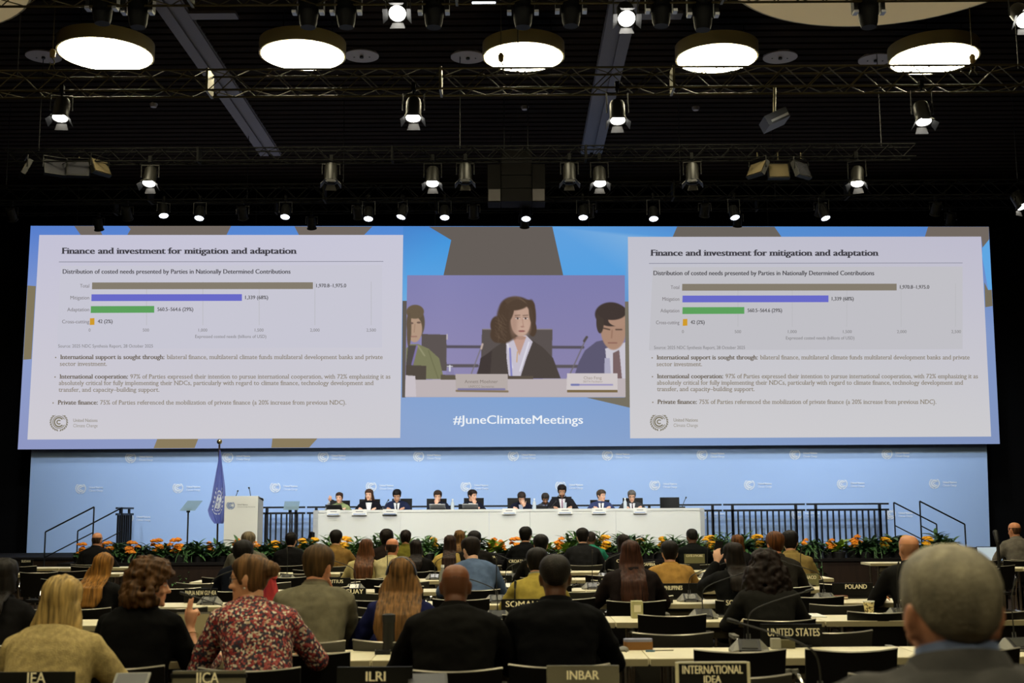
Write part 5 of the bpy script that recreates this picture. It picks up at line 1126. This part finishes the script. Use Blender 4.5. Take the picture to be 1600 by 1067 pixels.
aud('person with tall dark curly hair in dark brown, beside the balding man in cream', 604,825,17.4, hair='afro', hcol=(34,24,18), skin=DK, tcol=(42,32,28), hvol=.9)
aud('balding man in cream striped shirt left of centre', 613,841,13.75, hair='balding', hcol=(60,40,28), skin=(206,134,92), top='shirt', tcol=(218,204,152), lean=12, head=(-10,4,0))
aud('person with tied dark hair in olive top', 634,828,17.4, hair='bun', hcol=(38,26,20), skin=OLV, top='shirt', tcol=(110,104,38), female=True)
aud('woman with long black hair in black, left of the flowers', 650,843,15.3, hair='long', hcol=(34,24,20), skin=OLV, tcol=(24,22,22), female=True, hlen=.3, head=(20,0,0), wide=1.1)
aud('woman with long dark brown hair and yellow top', 703,836,15.4, hair='long', hcol=(56,34,24), skin=LT, top='shirt', tcol=(206,176,96), female=True, hlen=.36)
aud('person with light brown hair behind the woman in yellow', 718,828,17.4, hair='long', hcol=(126,90,48), skin=LT, top='shirt', tcol=(96,80,56), female=True, hlen=.25)
aud('person with bushy black hair behind the man in the blue shirt', 741,829,15.4, hair='short', hcol=(26,20,18), skin=OLV, tcol=(34,30,28), lean=8, hlift=.02)
aud('man with swept up black hair in black suit at the middle of the front', 821,822,17.0, hair='short', hcol=(22,18,16), skin=MED, tcol=(18,18,20), head=(-10,0,0), hlift=.026)
aud('dark haired man below the middle of the head table, left of the lime plants', 845,835,13.75, hair='short', hcol=(22,18,16), skin=MED, tcol=(34,30,26))
aud('dark haired man in dark grey suit at the front, back straight', 910,825,16.8, hair='short', hcol=(30,24,20), skin=LT, tcol=(42,42,46), wide=1.06)
aud('dark skinned person half hidden right of the man in dark grey', 923,830.5,18.2, hair='crop', hcol=(40,28,22), skin=DK, top='shirt', tcol=(40,120,96))
aud('dark haired woman in dark jacket in front of the yellow marigolds', 974,835,15.4, hair='bob', hcol=(38,28,22), skin=LT, tcol=(24,24,26), female=True, hlen=.16)
aud('black haired man in black suit left of the right wedge monitor', 1081,826,16.9, hair='crop', hcol=(22,18,17), skin=DK, tcol=(22,24,26), wide=1.12, head=(0,4,0))
aud('person with reddish brown hair behind the woman holding a phone', 1152,835,15.4, hair='long', hcol=(124,76,34), skin=LT, tcol=(30,28,28), female=True, hlen=.2)
aud('short reddish haired man in dark grey jacket', 1211,831,11.9, hair='short', hcol=(112,66,30), skin=(216,140,100), tcol=(58,54,48), lean=8)
aud('black haired man in beige jacket behind the MONACO sign', 1234,829,13.0, hair='short', hcol=(26,20,18), skin=MED, tcol=(150,128,76), lean=8, wide=1.02, head=(-12,0,0))
# ---------------------------------------------------------------- audience furniture: tables, chairs, signs, microphones
TZ = .74
TN = [4.72,6.5,8.6,10.25,12.0,13.9,15.6,17.4]        # near edge of each table row
RN = ['the row of tables nearest the camera','the second row of tables','the third row of tables','the fourth row of tables','the fifth row of tables','the sixth row of tables','the seventh row of tables','the front row of tables']
TD = .5
def make_table():
    t = thing('conference_table','x','table')
    w = 1.445
    MB().rbox((0,TD/2,TZ-.016),(w,TD,.032),.012).build('table_top', M_cream, t)
    MB().box((0,.0,TZ-.02),(w-.01,.012,.034)).build('edge_band', M_edge, t)
    MB().box((0,.16,TZ-.085),(w-.3,.22,.06)).build('cable_tray', mat('tray_grey_brown',(96,88,66),.7), t)
    for sx in (-1,1):
        for y in (.06,TD-.06): MB().tube([(sx*.6,y,0),(sx*.6,y,TZ-.03)],.02,10).build('leg', M_chrome, t, True)
        MB().tube([(sx*.6,.06,.1),(sx*.6,TD-.06,.1)],.012,6).build('foot_bar', M_chrome, t)
    return t
tproto = make_table(); tused = []
pos5 = ['leftmost','second from the left','middle','second from the right','rightmost']
for r, Y in enumerate(TN):
    for k in range(5):
        place(tproto, tused, (-2.92+1.45*k, Y, 0), 0, 'cream topped conference table, %s in %s' % (pos5[k], RN[r]), 'conference tables of the middle block')
for sd, nm in ((-1,'left'),(1,'right')):
    for r, Y in enumerate((15.6,17.4)):
        for k in range(2):
            place(tproto, tused, (sd*(5.75+1.45*k)+(.1 if sd > 0 else -.05), Y+.35, 0), 0, 'cream topped conference table of the %s side block, %s, %s' % (nm, ('second row','front row')[r], ('by the aisle','outer one')[k]), 'conference tables of the side blocks')

def make_chair(name, mback):
    t = thing(name,'x','chair')                     # faces +y, origin on the floor under the seat
    w = .47; rings = []; nx = 12
    for i in range(7):
        z = .50+.30*i/6; bow = .055; tilt = .06*(i/6)
        xs_ = [(-1+2*j/nx) for j in range(nx+1)]; k = w/2*(1-.04*(1-i/6)); dip = -.012 if i == 6 else 0
        front = [Vector((x*k,-.2-tilt+bow*x*x,z+dip*(1-x*x))) for x in xs_]; back = [p+Vector((0,-.014,0)) for p in front[::-1]]
        rings.append(front+back)
    MB().loft(rings).build('backrest', mback, t, True)
    top = rings[-1]; fr = [p+Vector((0,-.007,.0)) for p in top[:nx+1]]
    mb = MB(); mb.tube(fr,.0065,6); mb.build('edge_trim', mat('trim_grey_edge',(172,166,150),.3,.4), t, True)
    rings = []
    for i in range(7):
        y = -.2+.42*i/6; zc = .46-.018*math.sin(math.pi*i/6)-(.03 if i == 6 else 0)
        rings.append([Vector((x,y,zc+.012*(abs(x)/.22)**2)) for x in (-.225,-.11,0,.11,.225)]+[Vector((x,y,zc-.025)) for x in (.225,.11,0,-.11,-.225)])
    MB().loft(rings).build('seat', mback, t, True)
    for sx in (-1,1):
        MB().tube([(sx*.245,.2,0),(sx*.235,.17,.44),(sx*.23,.1,.455)],.012,8).build('leg', M_chrome, t, True)
        MB().tube([(sx*.245,-.24,0),(sx*.235,-.19,.44),(sx*.235,-.235,.62)],.012,8).build('leg', M_chrome, t, True)
        MB().tube([(sx*.245,.17,.44),(sx*.262,.15,.64),(sx*.262,.1,.66),(sx*.258,-.16,.66),(sx*.24,-.215,.6)],.011,8).build('armrest_tube', M_chrome, t, True)
        MB().rbox((sx*.262,-.0,.675),(.04,.2,.02),.015).build('arm_pad', M_greyplastic, t)
    return t
cB = make_chair('conference_chair', M_leather); cG = make_chair('visitor_chair', M_greyback); uB = []; uG = []
def chair(kind, px, d, label, group, rz=0.0):
    X = at(px,900,d).x
    return place(cB if kind == 'B' else cG, uB if kind == 'B' else uG, (X, d+.26, 0), math.radians(rz), label, group)
occ = []      # (X, Y) of chairs that are already there
def free(X, Y): return all(abs(X-a) > .46 or abs(Y-b) > .5 for a, b in occ)
# a chair under every seated member of the audience
for root, s, a in PEOPLE:
    lab = a[0]; B = any(-.62 < root.y-(t-.0) < .15 for t in TN)
    if B: o = place(cB, uB, (root.x, root.y-.02, 0), 0, 'black conference chair under the '+' '.join(lab.split()[:7]), 'occupied chairs')
    else: o = place(cG, uG, (root.x, root.y-.02, 0), 0, 'grey visitor chair under the '+' '.join(lab.split()[:7]), 'occupied chairs')
    occ.append((root.x, root.y))
row_of = ['the table row nearest the camera','the second table row','the third table row','the fourth table row','the fifth table row','the sixth table row','the seventh table row','the front table row']
near_ = {('G',0):[(378,5.35),(880,5.35),(1150,5.35),(1408,5.35)], ('B',1):[(475,6.3),(1155,6.3),(1329,6.3),(1520,6.3),(575,6.35)], ('G',1):[(1051,7.2),(1300,7.25),(1480,7.25),(770,7.2)], ('B',2):[(590,8.5),(838,8.5),(1050,8.45),(1377,8.6),(1560,8.6),(305,8.5)],
    ('G',2):[(605,9.25),(996,9.3),(1138,9.3),(1314,9.3),(275,9.4)], ('B',3):[(440,10.1),(580,10.1),(720,10.1),(885,10.1),(1275,10.15),(1008,10.3) ],('G',3):[(455,10.95),(600,10.95),(770,11.0),(905,11.0),(1170,11.0),(1310,11.2)]}
def auto(kind, r):
    d = TN[r]-.15 if kind == 'B' else TN[r]+TD+.2; L = []
    for k in range(10): X = -3.28+.725*k; L.append((800+X*F/d, d))
    return L
for r in range(8):
    for kind in ('B','G'):
        L = near_.get((kind,r)) or (auto(kind,r) if r >= 3 and not (kind == 'G' and r == 7) else []); L = sorted(L); n = 0
        for px, d in L:
            X = at(px,900,d).x
            if not free(X, d+.26): continue
            n += 1; o1 = ['first','second','third','fourth','fifth','sixth','seventh','eighth','ninth','tenth'][n-1]
            if kind == 'B': chair('B', px, d, 'empty black chair pushed up to %s, %s empty one from left' % (row_of[r], o1), 'empty black conference chairs')
            else: chair('G', px, d, 'empty grey backed chair beyond %s, %s empty one from left' % (row_of[r], o1), 'empty grey visitor chairs')
            occ.append((X, d+.26))
sidec = [(95,13.6,'B'),(58,15.2,'B'),(108,15.6,'B'),(135,16.9,'B'),(28,17.1,'B'),(60,9.4,'G'),(1560,15.5,'B'),(1598,17.0,'B'),(1535,17.0,'B')]
for i, (px, d, k) in enumerate(sidec):
    chair(k, px, d, 'empty %s chair by the %s aisle, %s from the camera' % ('black' if k == 'B' else 'grey', 'left' if px < 800 else 'right', ['first','second','third','fourth','fifth','sixth','first','second','third'][i]), 'empty chairs of the side blocks')
X = at(1577,920,12.5).x; t = thing('metal_frame_stand','chrome tubular frame standing on the floor of the right aisle','stand',(X,12.6,0))
for sx in (-.17,.17):
    for y in (-.2,.2): MB().tube([(sx*1.15,y*1.1,0),(sx,y,.46)],.012,8).build('leg', M_chrome, t, True)
for y in (-.2,.2): MB().tube([(-.17,y,.46),(.17,y,.46)],.012,8).build('cross_bar', M_chrome, t, True)
MB().tube([(-.17,-.2,.46),(-.17,.2,.46)],.012,8).tube([(.17,-.2,.46),(.17,.2,.46)],.012,8).build('side_bar', M_chrome, t, True)

# nameplates
M_sign = mat('black_sign_board',(15,15,14),.5,spec=.15); M_signg = mat('grey_sign_board',(100,96,82),.5,spec=.2); M_signt = mat('cream_lettering',(255,246,212),.7); M_sgrn = mat('grey_green_sign_board',(108,106,72),.45)
def sign(text, x0, x1, y0, d, label, board=None, tx=None, lines=None, rz=0.0, border=False, foot=True, h=None):
    """table sign readable from the camera side; tx = pixel span of the lettering"""
    a, b = at(x0,y0,d), at(x1,y0,d); w = b.x-a.x; top = a.z; h = h or (top-TZ if top-TZ < .15 else .12)
    t = thing('country_sign', label, 'name plate', ((a.x+b.x)/2, d, TZ), math.radians(rz), 'black country name plates on the tables')
    MB().rbox((0,0,top-TZ-h/2),(w,.016,h),.006).build('board', board or M_sign, t)
    MB().box((0,0,.006),(w*.6,.09,.012)).build('stand_foot', M_plastic, t)
    if top-TZ-h > .005: MB().box((0,0,(top-TZ-h)/2),(w*.5,.01,top-TZ-h+.01)).build('stand_post', M_plastic, t)
    if border:
        for sx in (-1,1): MB().box((sx*(w/2+.004),0,h/2),(.012,.022,h+.006)).build('side_edge', mat('plate_edge_light',(196,190,160),.4), t)
        MB().box((0,0,h+.002),(w,.022,.006)).build('top_edge', mat('plate_edge_light',(196,190,160),.4), t)
    lines = lines or [(text, tx)]
    for txt, (tx0, tx1, tb, cap) in lines:
        A = at(tx0,tb,d); Bx = at(tx1,tb,d).x; ox = (a.x+b.x)/2; ch = cap*d/F
        mb = MB(); c = []; ptext(mb, c, txt, A.x-ox, Bx-ox, 0, ch, lambda u, v: Vector((u,-.0125,A.z-TZ-v)), (0,0,0), .022)
        n = len(mb.v); mb.build('lettering', M_signt, t)
    return t
sign('IEA', -8,118,1050,5.12,'black IEA name plate at the bottom left corner',tx=(44,73,1067,16))
ii = sign('IICA', 270,384,1048,5.12,'grey IICA name plate with a dark upper edge',M_signg,tx=(308,343,1066.5,15.5)); MB().box((0,-.004,.104),(.31,.014,.016)).build('upper_band', M_sign, ii)
sign('ILRI', 527,645,1042,5.12,'black ILRI name plate at the bottom edge',tx=(572,603,1063.5,14))
sign('INBAR', 854,967,1040,5.12,'grey INBAR name plate at the bottom edge',M_signg,tx=(885.5,936,1061,13))
sign('', 1059,1167,1036,5.12,'black INTERNATIONAL IDEA name plate with pale side edges',lines=[('INTERNATIONAL',(1065.5,1160,1052,12)),('IDEA',(1099,1126,1066,10.5))],border=True)
sign('UNITED STATES',1188,1284,975,7.02,'black UNITED STATES name plate on the second table row',tx=(1199,1280,993.5,11.5),rz=-1.5)
sign('UNITED KINGDOM',372,481,981,7.02,'black UNITED KINGDOM name plate half hidden by the floral blouse',tx=(384,478,995,10.5))
sign('NETHERLANDS',470,559,940,9.12,'black NETHERLANDS name plate half hidden by the beige blazer',tx=(482,556,950,8.5))
sign('SOMALIA',783,858,936,9.12,'black SOMALIA name plate half hidden by the broad man in black',tx=(790,852,948,8.6))
sign('SOUTH AFRICA',1131,1212,937,9.12,'black SOUTH AFRICA name plate half hidden by the curly black hair',tx=(1134,1206,945.5,7.8))
sign('POLAND',1300,1364,911,10.77,'black POLAND name plate on the fourth table row',tx=(1320,1354,919.7,6.6))
sign('PARAGUAY',506,572,919,10.77,'black PARAGUAY name plate right of the beige blazer',tx=(515,568,927.5,6.6))
sign('PAPUA NEW GUINEA',288,340,919.5,10.72,'black PAPUA NEW GUINEA name plate between the two talking women',tx=(290,338.5,929.5,6.4),border=False)
sign('PHILIPPINES',1032,1098,911.5,10.77,'black PHILIPPINES name plate in front of the tan jacket',tx=(1014+24,1066,921.5,6.2))
sign('MAURITIUS',487,548,903,12.52,'black MAURITIUS name plate behind the brown haired man',tx=(497,536.5,911,5.2))
sign('MOROCCO',762,800,899,12.52,'black MOROCCO name plate right of the blue shirt',tx=(764,790,909,5.6))
sign('FIJI',934,972,902,12.52,'black FIJI name plate left of the very long brown hair',tx=(940,958,908.5,4.6))
sign('MONACO',1245,1279,896.5,12.52,'grey green MONACO name plate in front of the beige jacket',M_sgrn,tx=(1249,1275,904.5,5))
sign('CROATIA',792,826,872,14.42,'black CROATIA name plate left of the yellow green shirt',tx=(795,821,879,4.6))
sign('CUBA',960,990,872.5,14.42,'black CUBA name plate left of the very long brown hair, further back',tx=(963,984,878.5,4.4))
sign('ZAMBIA',1001,1030,878.5,14.42,'black ZAMBIA name plate right of the very long brown hair',tx=(1004,1024,883.8,4.2))
sign('BOTSWANA',745,778,866.5,16.12,'black BOTSWANA name plate behind the blue shirt',tx=(747,774,872,3.6))
sign("COTE D'IVOIRE",1069,1101,865.5,16.12,'black COTE D IVOIRE name plate at the back of the black suited man',tx=(1072,1098,870,3.4),board=M_sgrn)
sign('CZECHIA',1531,1560,866.5,17.9,'black CZECHIA name plate in the right side block',tx=(1536,1556,872,3.6))
sign('BURKINA FASO',1567,1600,862,17.95,'black BURKINA FASO name plate at the right edge',tx=(1571,1596,866.5,3.6))
sign('SUDAN',32,52,874,17.4,'black SUDAN name plate in the left side block',tx=(34,48,878.5,3.4))
sign('MALDIVES',10,30,878,16.1,'black name plate nearest the left edge in the left side block',tx=(13,28,884.5,4.4))

# conference microphones
def make_unit(up):
    t = thing('conference_microphone','x','microphone'); w = .14
    prof = lambda x: [Vector((x,-.075,.0)),Vector((x,.085,.0)),Vector((x,.085,.075)),Vector((x,.05,.085)),Vector((x,-.075,.022))]
    mb = MB(); mb.loft([prof(-.075),prof(.075)]); mb.build('unit_body', M_plastic, t)
    for sx in (-1,1):
        mb = MB(); P = [Vector((sx*.076,-.07,.024)),Vector((sx*.076,.05,.087)),Vector((sx*.076,.085,.077)),Vector((sx*.14,.06,.02)),Vector((sx*.12,-.06,.012))]; Q = [Vector((p.x,p.y,0)) for p in P]
        mb.loft([P,Q] if sx > 0 else [P[::-1],Q[::-1]]); mb.build('side_panel', M_greyplastic, t)
    n_ = Vector((0,-.45,.89)); c = Vector((0,-.012,.0565)); MB().box(c,(.11,.1,.004),Matrix.Rotation(math.radians(26.5),3,'X')).build('display', mat('unit_display',(50,50,44),.25), t)
    MB().box((0,-.078,.012),(.12,.005,.008)).build('front_trim', M_alu, t)
    pth = [(0,.06,.08),(0,.07,.16),(.0 if up == 0 else .03*up,.07,.22),(.14*up,.06,.27),(.34*up,.05,.33)] if up else [(0,.06,.08),(0,.07,.2),(0,.06,.3),(.0,.02,.36)]
    p = [Vector((q[0]*1.2,q[1],q[2]*(1.25 if q[2] > .1 else 1))) for q in pth]; sm = [p[0]]
    for i in range(len(p)-1):
        p0, p1, p2, p3 = p[max(i-1,0)], p[i], p[i+1], p[min(i+2,len(p)-1)]
        for k in range(1,6):
            u = k/5; sm.append(.5*((2*p1)+(p2-p0)*u+(2*p0-5*p1+4*p2-p3)*u*u+(3*p1-p0-3*p2+p3)*u**3))
    g_ = MB().tube(sm,.0048,6).build('gooseneck', M_mic, t, True); e = sm[-1]; d = (sm[-1]-sm[-2]).normalized()
    MB().limb([e,e+d*.05],[.009,.01],8).build('microphone_head', M_mic, g_, True)
    for sx in (-1,1): MB().tube([(sx*.012,.06,.075),(sx*.012,.065,.12)],.003,5).build('neck_spring', M_alu, t)
    return t
uL, uR, uU = make_unit(-1), make_unit(1), make_unit(0); us = {-1:[],1:[],0:[]}; up_ = {-1:uL,1:uR,0:uU}
units = [(1270,4.98,-1,0,'at the bottom edge right of the INTERNATIONAL IDEA plate'),(1162,6.86,1,-6,'left of the UNITED STATES plate'),(1575,6.86,0,8,'right of the grey haired man in the foreground'),(805,6.86,0,4,'between the bald man and the broad man'),(388,6.86,-1,0,'beside the floral sleeve'),
    (1095,8.95,1,0,'behind the empty grey chair, catching yellow light'),(1398,8.95,0,0,'beside the patterned paper cup'),(777,8.95,-1,0,'left of the SOMALIA plate'),(1075,10.6,1,0,'right of the PHILIPPINES lettering'),(1284,10.6,-1,0,'left of the POLAND plate'),(776,10.6,0,0,'left of the yellow green shirt'),(556,12.35,-1,0,'behind the PARAGUAY plate'),(790,12.35,1,0,'below the CROATIA plate'),(1250,12.35,0,0,'below the MONACO lettering'),
    (332,10.6,1,0,'behind the PAPUA NEW GUINEA plate'),(450,14.25,0,0,'left of the brown haired man'),(606,12.35,0,0,'behind the headset band'),(945,14.25,1,0,'left of the long brown hair'),(800,14.25,-1,0,'behind the CROATIA plate'),(1105,14.25,0,0,'right of the tan jacket'),(925,12.35,0,0,'left of the FIJI plate'),(680,14.25,1,0,'left of the blue shirt'),(1480,8.95,1,0,'behind the ear of the man in the foreground'),
    (620,16.0,0,0,'in front of the man in cream, far back'),(880,16.0,-1,0,'in front of the dark grey suit, far back'),(1020,16.0,1,0,'left of the black suited man, far back'),(1180,16.0,0,0,'left of the reddish hair, far back'),(500,16.0,-1,0,'in front of the tan brown jacket, far back')]
for px, d, up, rz, nm in units:
    place(up_[up], us[up], (at(px,900,d).x, d-.1, TZ), math.radians(rz), 'conference microphone unit on the table '+nm, 'conference microphone units', .78)

# loose things on the tables
def onz(px, py):
    p = atz(px, py, TZ); r = min(range(len(TN)), key=lambda i: abs(p.y-TN[i]-TD/2)); Y = min(max(p.y, TN[r]+.06), TN[r]+TD-.07)
    return Vector((at(px, py, Y).x, Y, TZ))
p = onz(997,1014); t = thing('spectacles_case','oblong tan case with a blue grey lid on the cream table','case',(p.x,p.y,TZ)); MB().rbox((0,0,.022),(.16,.075,.044),.02).build('case_body', mat('tan_leather',(132,88,34),.55), t); MB().rbox((0,0,.051),(.158,.073,.014),.02).build('lid', mat('blue_grey_lid',(128,130,150),.5), t)
p = onz(1016,1018); t = thing('name_badge','small blue badge on a lanyard beside the tan case','badge',(p.x,p.y,TZ)); MB().rbox((0,0,.004),(.05,.032,.008),.006).build('badge_card', mat('badge_blue',(70,110,130),.5), t); MB().tube([(.02,0,.005),(.07,.02,.004),(.13,.025,.004)],.003,5).build('lanyard', mat('lanyard_olive',(110,100,60),.7), t)
p = onz(974,1017); t = thing('computer_mouse','small dark object left of the tan case on the table edge','mouse',(p.x,p.y,TZ)); MB().ball((0,0,.006),(.03,.045,.02),14,8).build('shell', M_greyplastic, t, True); MB().tube([(0,-.04,.008),(.01,-.06,.004),(.01,-.07,.0)],.003,5).build('cable', M_plastic, t)
p = onz(951,1005); t = thing('earphones','small grey headphone lying on the table behind the broad man','headphones',(p.x,p.y,TZ)); MB().ball((0,0,.016),(.035,.03,.017),12,8).build('ear_cup', M_greyplastic, t, True); MB().tube([(-.03,0,.015),(-.08,.03,.012),(-.12,.02,.008)],.006,6).build('band', M_plastic, t, True)
t = thing('water_flask','tall black flask standing on the table in front of the headset woman','bottle',(onz(606,1019).x,onz(606,1019).y+.04,TZ)); MB().lathe([(.03,0),(.034,.01),(.034,.16),(.036,.165),(.036,.2),(.001,.2)],18).build('flask_body', M_plastic, t, True); MB().lathe([(.0365,.16),(.0365,.198),(.02,.205),(.001,.205)],18).build('lid', mat('matte_black',(10,10,10),.7), t, True)
t = thing('smartphone','black phone lying on the table left of the headset woman','phone',(onz(598,1022).x,onz(598,1022).y,TZ),.1); MB().rbox((0,0,.012),(.085,.06,.02),.008).build('case', M_plastic, t); MB().box((0,0,.0225),(.075,.05,.001)).build('screen', M_lensoff, t)
p = onz(1212,1011); t = thing('paper_box','small pale box beside the microphone unit left of UNITED STATES','box',(p.x,p.y,TZ)); MB().box((0,0,.028),(.05,.05,.056)).build('carton', mat('grey_carton',(150,148,134),.7), t); MB().box((.065,.01,.024),(.08,.05,.046)).build('sleeve', mat('olive_carton',(90,84,56),.7), t)
p = onz(1358,956); t = thing('paper_cup','patterned paper cup on the table below the POLAND plate','cup',(p.x,p.y,TZ)); MB().lathe([(.028,0),(.04,.1),(.037,.1),(.026,.006),(.001,.006)],20).build('cup_wall', mat('patterned_cup',(222,206,150),.7,col2=(90,74,36),nscale=(70,70,70),contrast=(.5,.55)), t, True); MB().lathe([(.041,.096),(.042,.104),(.038,.104),(.038,.098)],20).build('rim', M_card, t, True)
p = onz(1308,930); t = thing('wallet','reddish brown wallet lying by the POLAND plate','wallet',(p.x,p.y,TZ),.15); MB().rbox((0,0,.016),(.16,.1,.03),.012).build('cover', mat('red_brown_leather',(120,66,44),.5), t); MB().rbox((0,0,.016),(.155,.105,.012),.01).build('pages', M_cream, t)
p = onz(1262,961); t = thing('document','white paper sheets on the third table row right of the curly hair','paper',(p.x,p.y,TZ)); MB().box((0,0,.004),(.21,.29,.006)).build('sheets', M_card, t); MB().box((-.08,-.12,.012),(.14,.07,.01)).build('notebook', mat('notebook_dark',(40,38,44),.6), t)
p = onz(1143,964); t = thing('tablet_computer','dark tablet lying left of the curly black haired woman','tablet',(p.x,p.y+.02,TZ),-.1); MB().rbox((0,0,.007),(.2,.14,.012),.012).build('case', M_greyplastic, t); MB().box((0,0,.0135),(.18,.12,.001)).build('screen', M_lensoff, t)
p = onz(945,928); t = thing('folded_card','pale green folder standing left of the very long brown hair','folder',(p.x,8.95,TZ)); MB().box((0,0,.06),(.08,.1,.12)).build('cover', mat('pale_green_card',(170,166,120),.7), t); MB().box((0,-.051,.07),(.05,.002,.05)).build('label_patch', M_cream, t)
p = onz(908,917); t = thing('headphones','small headset lying on the cream table right of the broad man','headphones',(p.x,p.y,TZ)); MB().tube([(.09*math.cos(a),.05*math.sin(a),.012+.02*math.sin(a)) for a in [math.pi*i/12 for i in range(13)]],.005,6).build('band', M_plastic, t, True)
for sx in (-1,1): MB().ball((sx*.09,0,.022),(.02,.03,.022),10,8).build('ear_cup', M_plastic, t, True)
t = thing('water_bottle','clear plastic bottle standing behind the bald man in black','bottle',(at(691,900,12.1).x,12.15,TZ)); MB().lathe([(.032,0),(.035,.01),(.035,.16),(.015,.21),(.015,.23),(.001,.23)],16).build('bottle_body', mat('bottle_grey',(150,150,140),.2), t, True); MB().lathe([(.017,.225),(.017,.25),(.001,.25)],12).build('cap', M_card, t)
laptop((at(294,1000,6.62).x,6.72,TZ), 0, 'open laptop showing a pale blank screen behind the raised hand', None, .2, M_greyplastic, 8, mat('pale_display',(176,166,126),.5))
laptop((at(198,1000,5.0).x,4.99,TZ), .12, 'small grey laptop at the bottom edge right of the beige sweater', 'laptops on the nearest table row', .14, M_greyplastic, 66, mat('dim_display',(60,60,62),.4))
laptop((at(671,1000,4.98).x,4.96,TZ), .1, 'dark grey laptop lid at the bottom edge right of the ILRI plate', 'laptops on the nearest table row', .16, M_greyback, 68, mat('dim_display',(60,60,62),.4))
laptop((at(1545,860,17.7).x,17.65,TZ), 0, 'open laptop with a pale blue screen near the CZECHIA plate', None, .36, M_plastic, 12, mat('pale_blue_display',(186,204,222),.5,emit=.5))
t = thing('scarf','coral pink scarf bundled on a chair back right of the hair bun','scarf',(at(424,920,8.35).x,8.3,0)); mb = MB(); chair('B', 424, 8.3, 'black chair with the coral pink scarf on its back', 'occupied chairs')
rings = []
for i in range(9): z = .62+.46*i/8; w = .05+.03*math.sin(i*.5); rings.append([Vector((w*math.cos(a)*(1+.25*math.sin(3*a+i)),.03*math.sin(a)*(1+.3*math.cos(2*a+i)),z)) for a in [2*math.pi*k/18 for k in range(18)]])
mb.loft(rings); mb.build('cloth', mat('coral_cloth',(226,72,70),.8,col2=(170,40,60),nscale=(30,30,8)), t, True); MB().ball((0,0,1.08),(.05,.035,.03),12,8).build('knot', mat('coral_cloth2',(232,84,72),.8), t, True)
# microphone stand in the right aisle
p = at(1562,900,9.0); t = thing('microphone_stand','thin black floor stand in the right aisle','stand',(p.x,9.0,0)); MB().tube([(0,0,.03),(0,0,1.28)],.012,8).build('pole', M_mic, t, True); MB().lathe([(.001,0),(.14,0),(.14,.02),(.03,.035),(.001,.035)],20).build('base', M_mic, t, True); MB().limb([(0,0,1.26),(.0,.03,1.33)],[.016,.02],8).build('microphone_head', M_mic, t, True)
